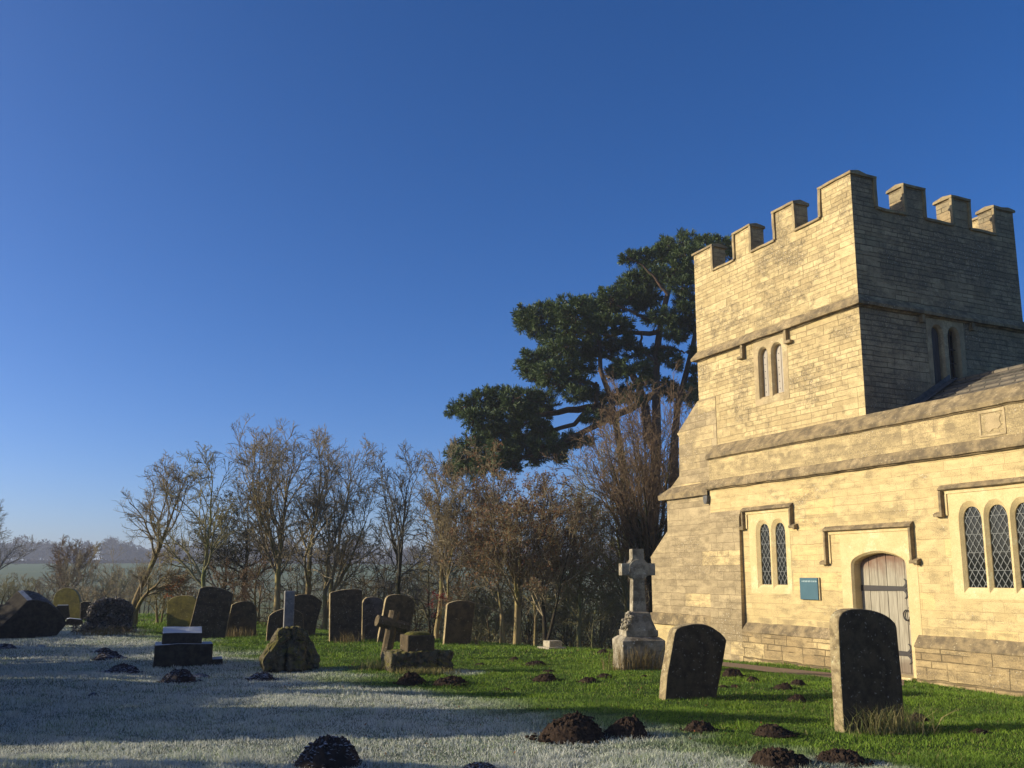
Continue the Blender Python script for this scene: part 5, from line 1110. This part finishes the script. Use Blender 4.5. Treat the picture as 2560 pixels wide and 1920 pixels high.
    for (bx, by, rx, ry) in blobs:
        c_ = PD(*cp_(bx, by), PDp + rng.normal(0, 1.3)); nn = int(14 + (rx * ry) / 128)
        q = nrm(rng.normal(size=(nn, 3))); rad = rng.uniform(0.25, 1.18, nn) ** 0.6
        p = c_ + q * rad[:, None] * np.array([rx * kk, (rx + ry) * 0.6 * kk, ry * kk])
        d = nrm(q * np.array([1, 1, 0.7]) + np.array([0, 0, 0.55]) + rng.normal(0, 0.35, q.shape))
        TP.append(p); TD.append(d)
        s_ = c_ + (p - c_) * 0.1; m_ = c_ + (p - c_) * 0.55 - np.array([0, 0, 0.06])
        tw.append(np.stack([s_, m_, p], 1)[::3])
    p = np.concatenate(TP); d = np.concatenate(TD); n = len(p)
    twp = np.concatenate(tw); lp_.append(tubes(twp, np.tile(np.array([[0.035, 0.025, 0.015]]), (len(twp), 1)), 4))
    v_, f_ = merge(lp_); mk('limbs', v_ - base, f_, M['bark_pine'], root, True)
    K = 34; L_ = rng.uniform(0.16, 0.33, (n, 1, 1))
    q = nrm(rng.normal(size=(n, K, 3)) * 0.75 + d[:, None, :] * 1.0)
    b0 = p[:, None, :] + d[:, None, :] * rng.uniform(-0.10, 0.10, (n, K, 1)); tip = b0 + q * L_
    sd_ = nrm(np.cross(q, rng.normal(size=q.shape))) * 0.016
    V = np.stack([b0 - sd_ * 0.6, b0 + sd_ * 0.6, tip + sd_, tip - sd_], 2).reshape(-1, 3)
    fc = np.arange(len(V)).reshape(-1, 4)
    mk('foliage', V - base, fc, M['needle'], root)
pine()
# distant woods along the hill
def woods():
    V, F_ = [], []; b0 = 0
    for i in range(330):
        u_ = rng.uniform(-260, 1750); D_ = rng.uniform(560, 720); x_ = (u_ - 1280) / 2295 * D_; z0 = float(hground(x_, D_))
        H_ = rng.uniform(11, 18) * (0.85 + 0.25 * math.sin(u_ * 0.03)); con = rng.random() < 0.25
        m_ = 420; q = nrm(rng.normal(size=(m_, 3))) * rng.uniform(0.35, 1, (m_, 1)) ** 0.5
        if con: h_ = (q[:, 2] + 1) / 2; q[:, :2] *= (1.0 - h_ * 0.8)[:, None]; H_ *= 0.85; sc3 = np.array([3.4, 3.4, H_ * 0.5]); cz = H_ * 0.5
        else: sc3 = np.array([H_ * 0.36, H_ * 0.36, H_ * 0.5]); cz = H_ * 0.49
        c_ = np.array([x_, D_, z0 + cz]) + q * sc3; s_ = rng.uniform(0.25, 0.7, (m_, 1)); a = nrm(rng.normal(size=(m_, 3))); bb = nrm(np.cross(a, rng.normal(size=(m_, 3))))
        V.append(np.stack([c_ - a * s_ * 1.5, c_ + bb * s_ * 0.7, c_ + a * s_ * 1.5, c_ - bb * s_ * 0.7], 1).reshape(-1, 3))
        tr = np.array([[-.25, 0, 0], [.25, 0, 0], [.15, 0, H_ * .7], [-.15, 0, H_ * .7]]) + np.array([x_, D_, z0]); V.append(tr)
    V = np.concatenate(V); o = mk('woods', V, np.arange(len(V)).reshape(-1, 4), M['woods']); tag(o, 'hazy blue woodland along the far hill', 'woods', kind='stuff')
woods()
# hedgerow line across the field at the hill foot
V = []
for i in range(1500):
    u_ = rng.uniform(-150, 1500); D_ = 500 + rng.normal(0, 3); x_ = (u_ - 1280) / 2295 * D_; z0 = float(hground(x_, D_))
    c_ = np.array([x_, D_, z0]) + np.stack([rng.normal(0, 1.2, 14), rng.normal(0, .6, 14), np.abs(rng.normal(0.7, .5, 14))], -1); a = nrm(rng.normal(size=(14, 3))); bb = nrm(np.cross(a, rng.normal(size=(14, 3))))
    V.append(np.stack([c_ - a * .6, c_ + bb * .4, c_ + a * .6, c_ - bb * .4], 1).reshape(-1, 3))
V = np.concatenate(V); o = mk('field_hedge', V, np.arange(len(V)).reshape(-1, 4), M['woods']); tag(o, 'thin dark hedge line across the far field', 'hedge')

# ------------------------------------------------------------------ unseen yews added left of the frame to shade the lawn
def added_yew(label, x, y, rx, ry, h, n, flat=False):
    z0 = float(hground(x, y)); root = thing('shade_yew', label, 'added shade yew', (x, y, z0), 0, 'unseen yews added to shade the lawn')
    q = nrm(rng.normal(size=(n, 3))); q[:, 2] = np.abs(q[:, 2])
    if flat: a = np.max(np.abs(q), axis=1, keepdims=True); q = q / a * 0.9 + q * 0.1
    else: q[:, :2] *= (1 - 0.25 * q[:, 2:3])
    p = q * np.array([rx, ry, h]) * rng.uniform(0.88, 1.02, (n, 1))
    leafcloud(p, 0.10, M['added_yew'], 'foliage', root)
    mb = MB(); boulder(mb, (0, 0, h * 0.45), (rx * 0.86, ry * 0.86, h * 0.50), int(x * 7) % 17, 3, 0.08); mb.build('shade_yew_inner_growth', M['added_yew'], root)
def yline(v): return G(1280, v)[1]
SH = []
def shade(label, v0, v1, u_end, n=2500, flat=True, rx=0.8, gap=2.4):
    d0, d1 = yline(v0), yline(v1); dm = (d0 + d1) / 2; xo = -0.6 * max(d0, d1) - gap
    xe = (u_end - 1280) / 2290 * dm; h = (xe - xo - rx * 0.5) * math.tan(SUN_EL)
    added_yew(label, xo, dm - (xe - xo) * 0.044 * 0.6, rx, abs(d0 - d1) / 2 + 0.05, h, n, flat)
shade('clipped yew nearest the viewer, left of the lawn', 2100, 1913, 1250, 3500)  # unseen yew added to shade the lawn
shade('tall conical yew left of the lawn', 1862, 1764, 2140, 5200, False, 1.1)  # unseen yew added to shade the lawn
shade('slim upright yew beside the conical one', 1743, 1729, 1320, 1200, True, 0.3)  # unseen yew added for a shade streak on the lawn
shade('second slim upright yew beyond the first', 1719, 1708, 1050, 1200, True, 0.3)  # unseen yew added for a shade streak on the lawn
shade('low clipped yew hedge left of the lawn', 1800, 1694, 700, 5500)  # unseen hedge added to shade the lawn
shade('clipped yew block beyond the low hedge', 1700, 1652, 770, 3500)  # unseen yew block added to shade the lawn
shade('clipped yew block furthest from the viewer', 1652, 1612, 440, 3500)  # unseen yew block added to shade the lawn
shade('long yew hedge at the far left', 1612, 1570, 330, 4000)  # unseen hedge added to shade the lawn

# ------------------------------------------------------------------ haze
hz = NT('thin winter haze'); pv = hz.n('VolumePrincipled', Color=(0.80, 0.86, 1.0), Density=0.00055)
pv.inputs['Anisotropy'].default_value = 0.0
hz.t.links.new(pv.outputs[0], hz.out.inputs['Volume'])
mb = MB().box((-2600, -140, -6), (2600, 2600, 34)); o = mb.build('haze', hz.m); tag(o, 'thin bluish winter haze', 'haze', kind='stuff')
for mname in (): pass
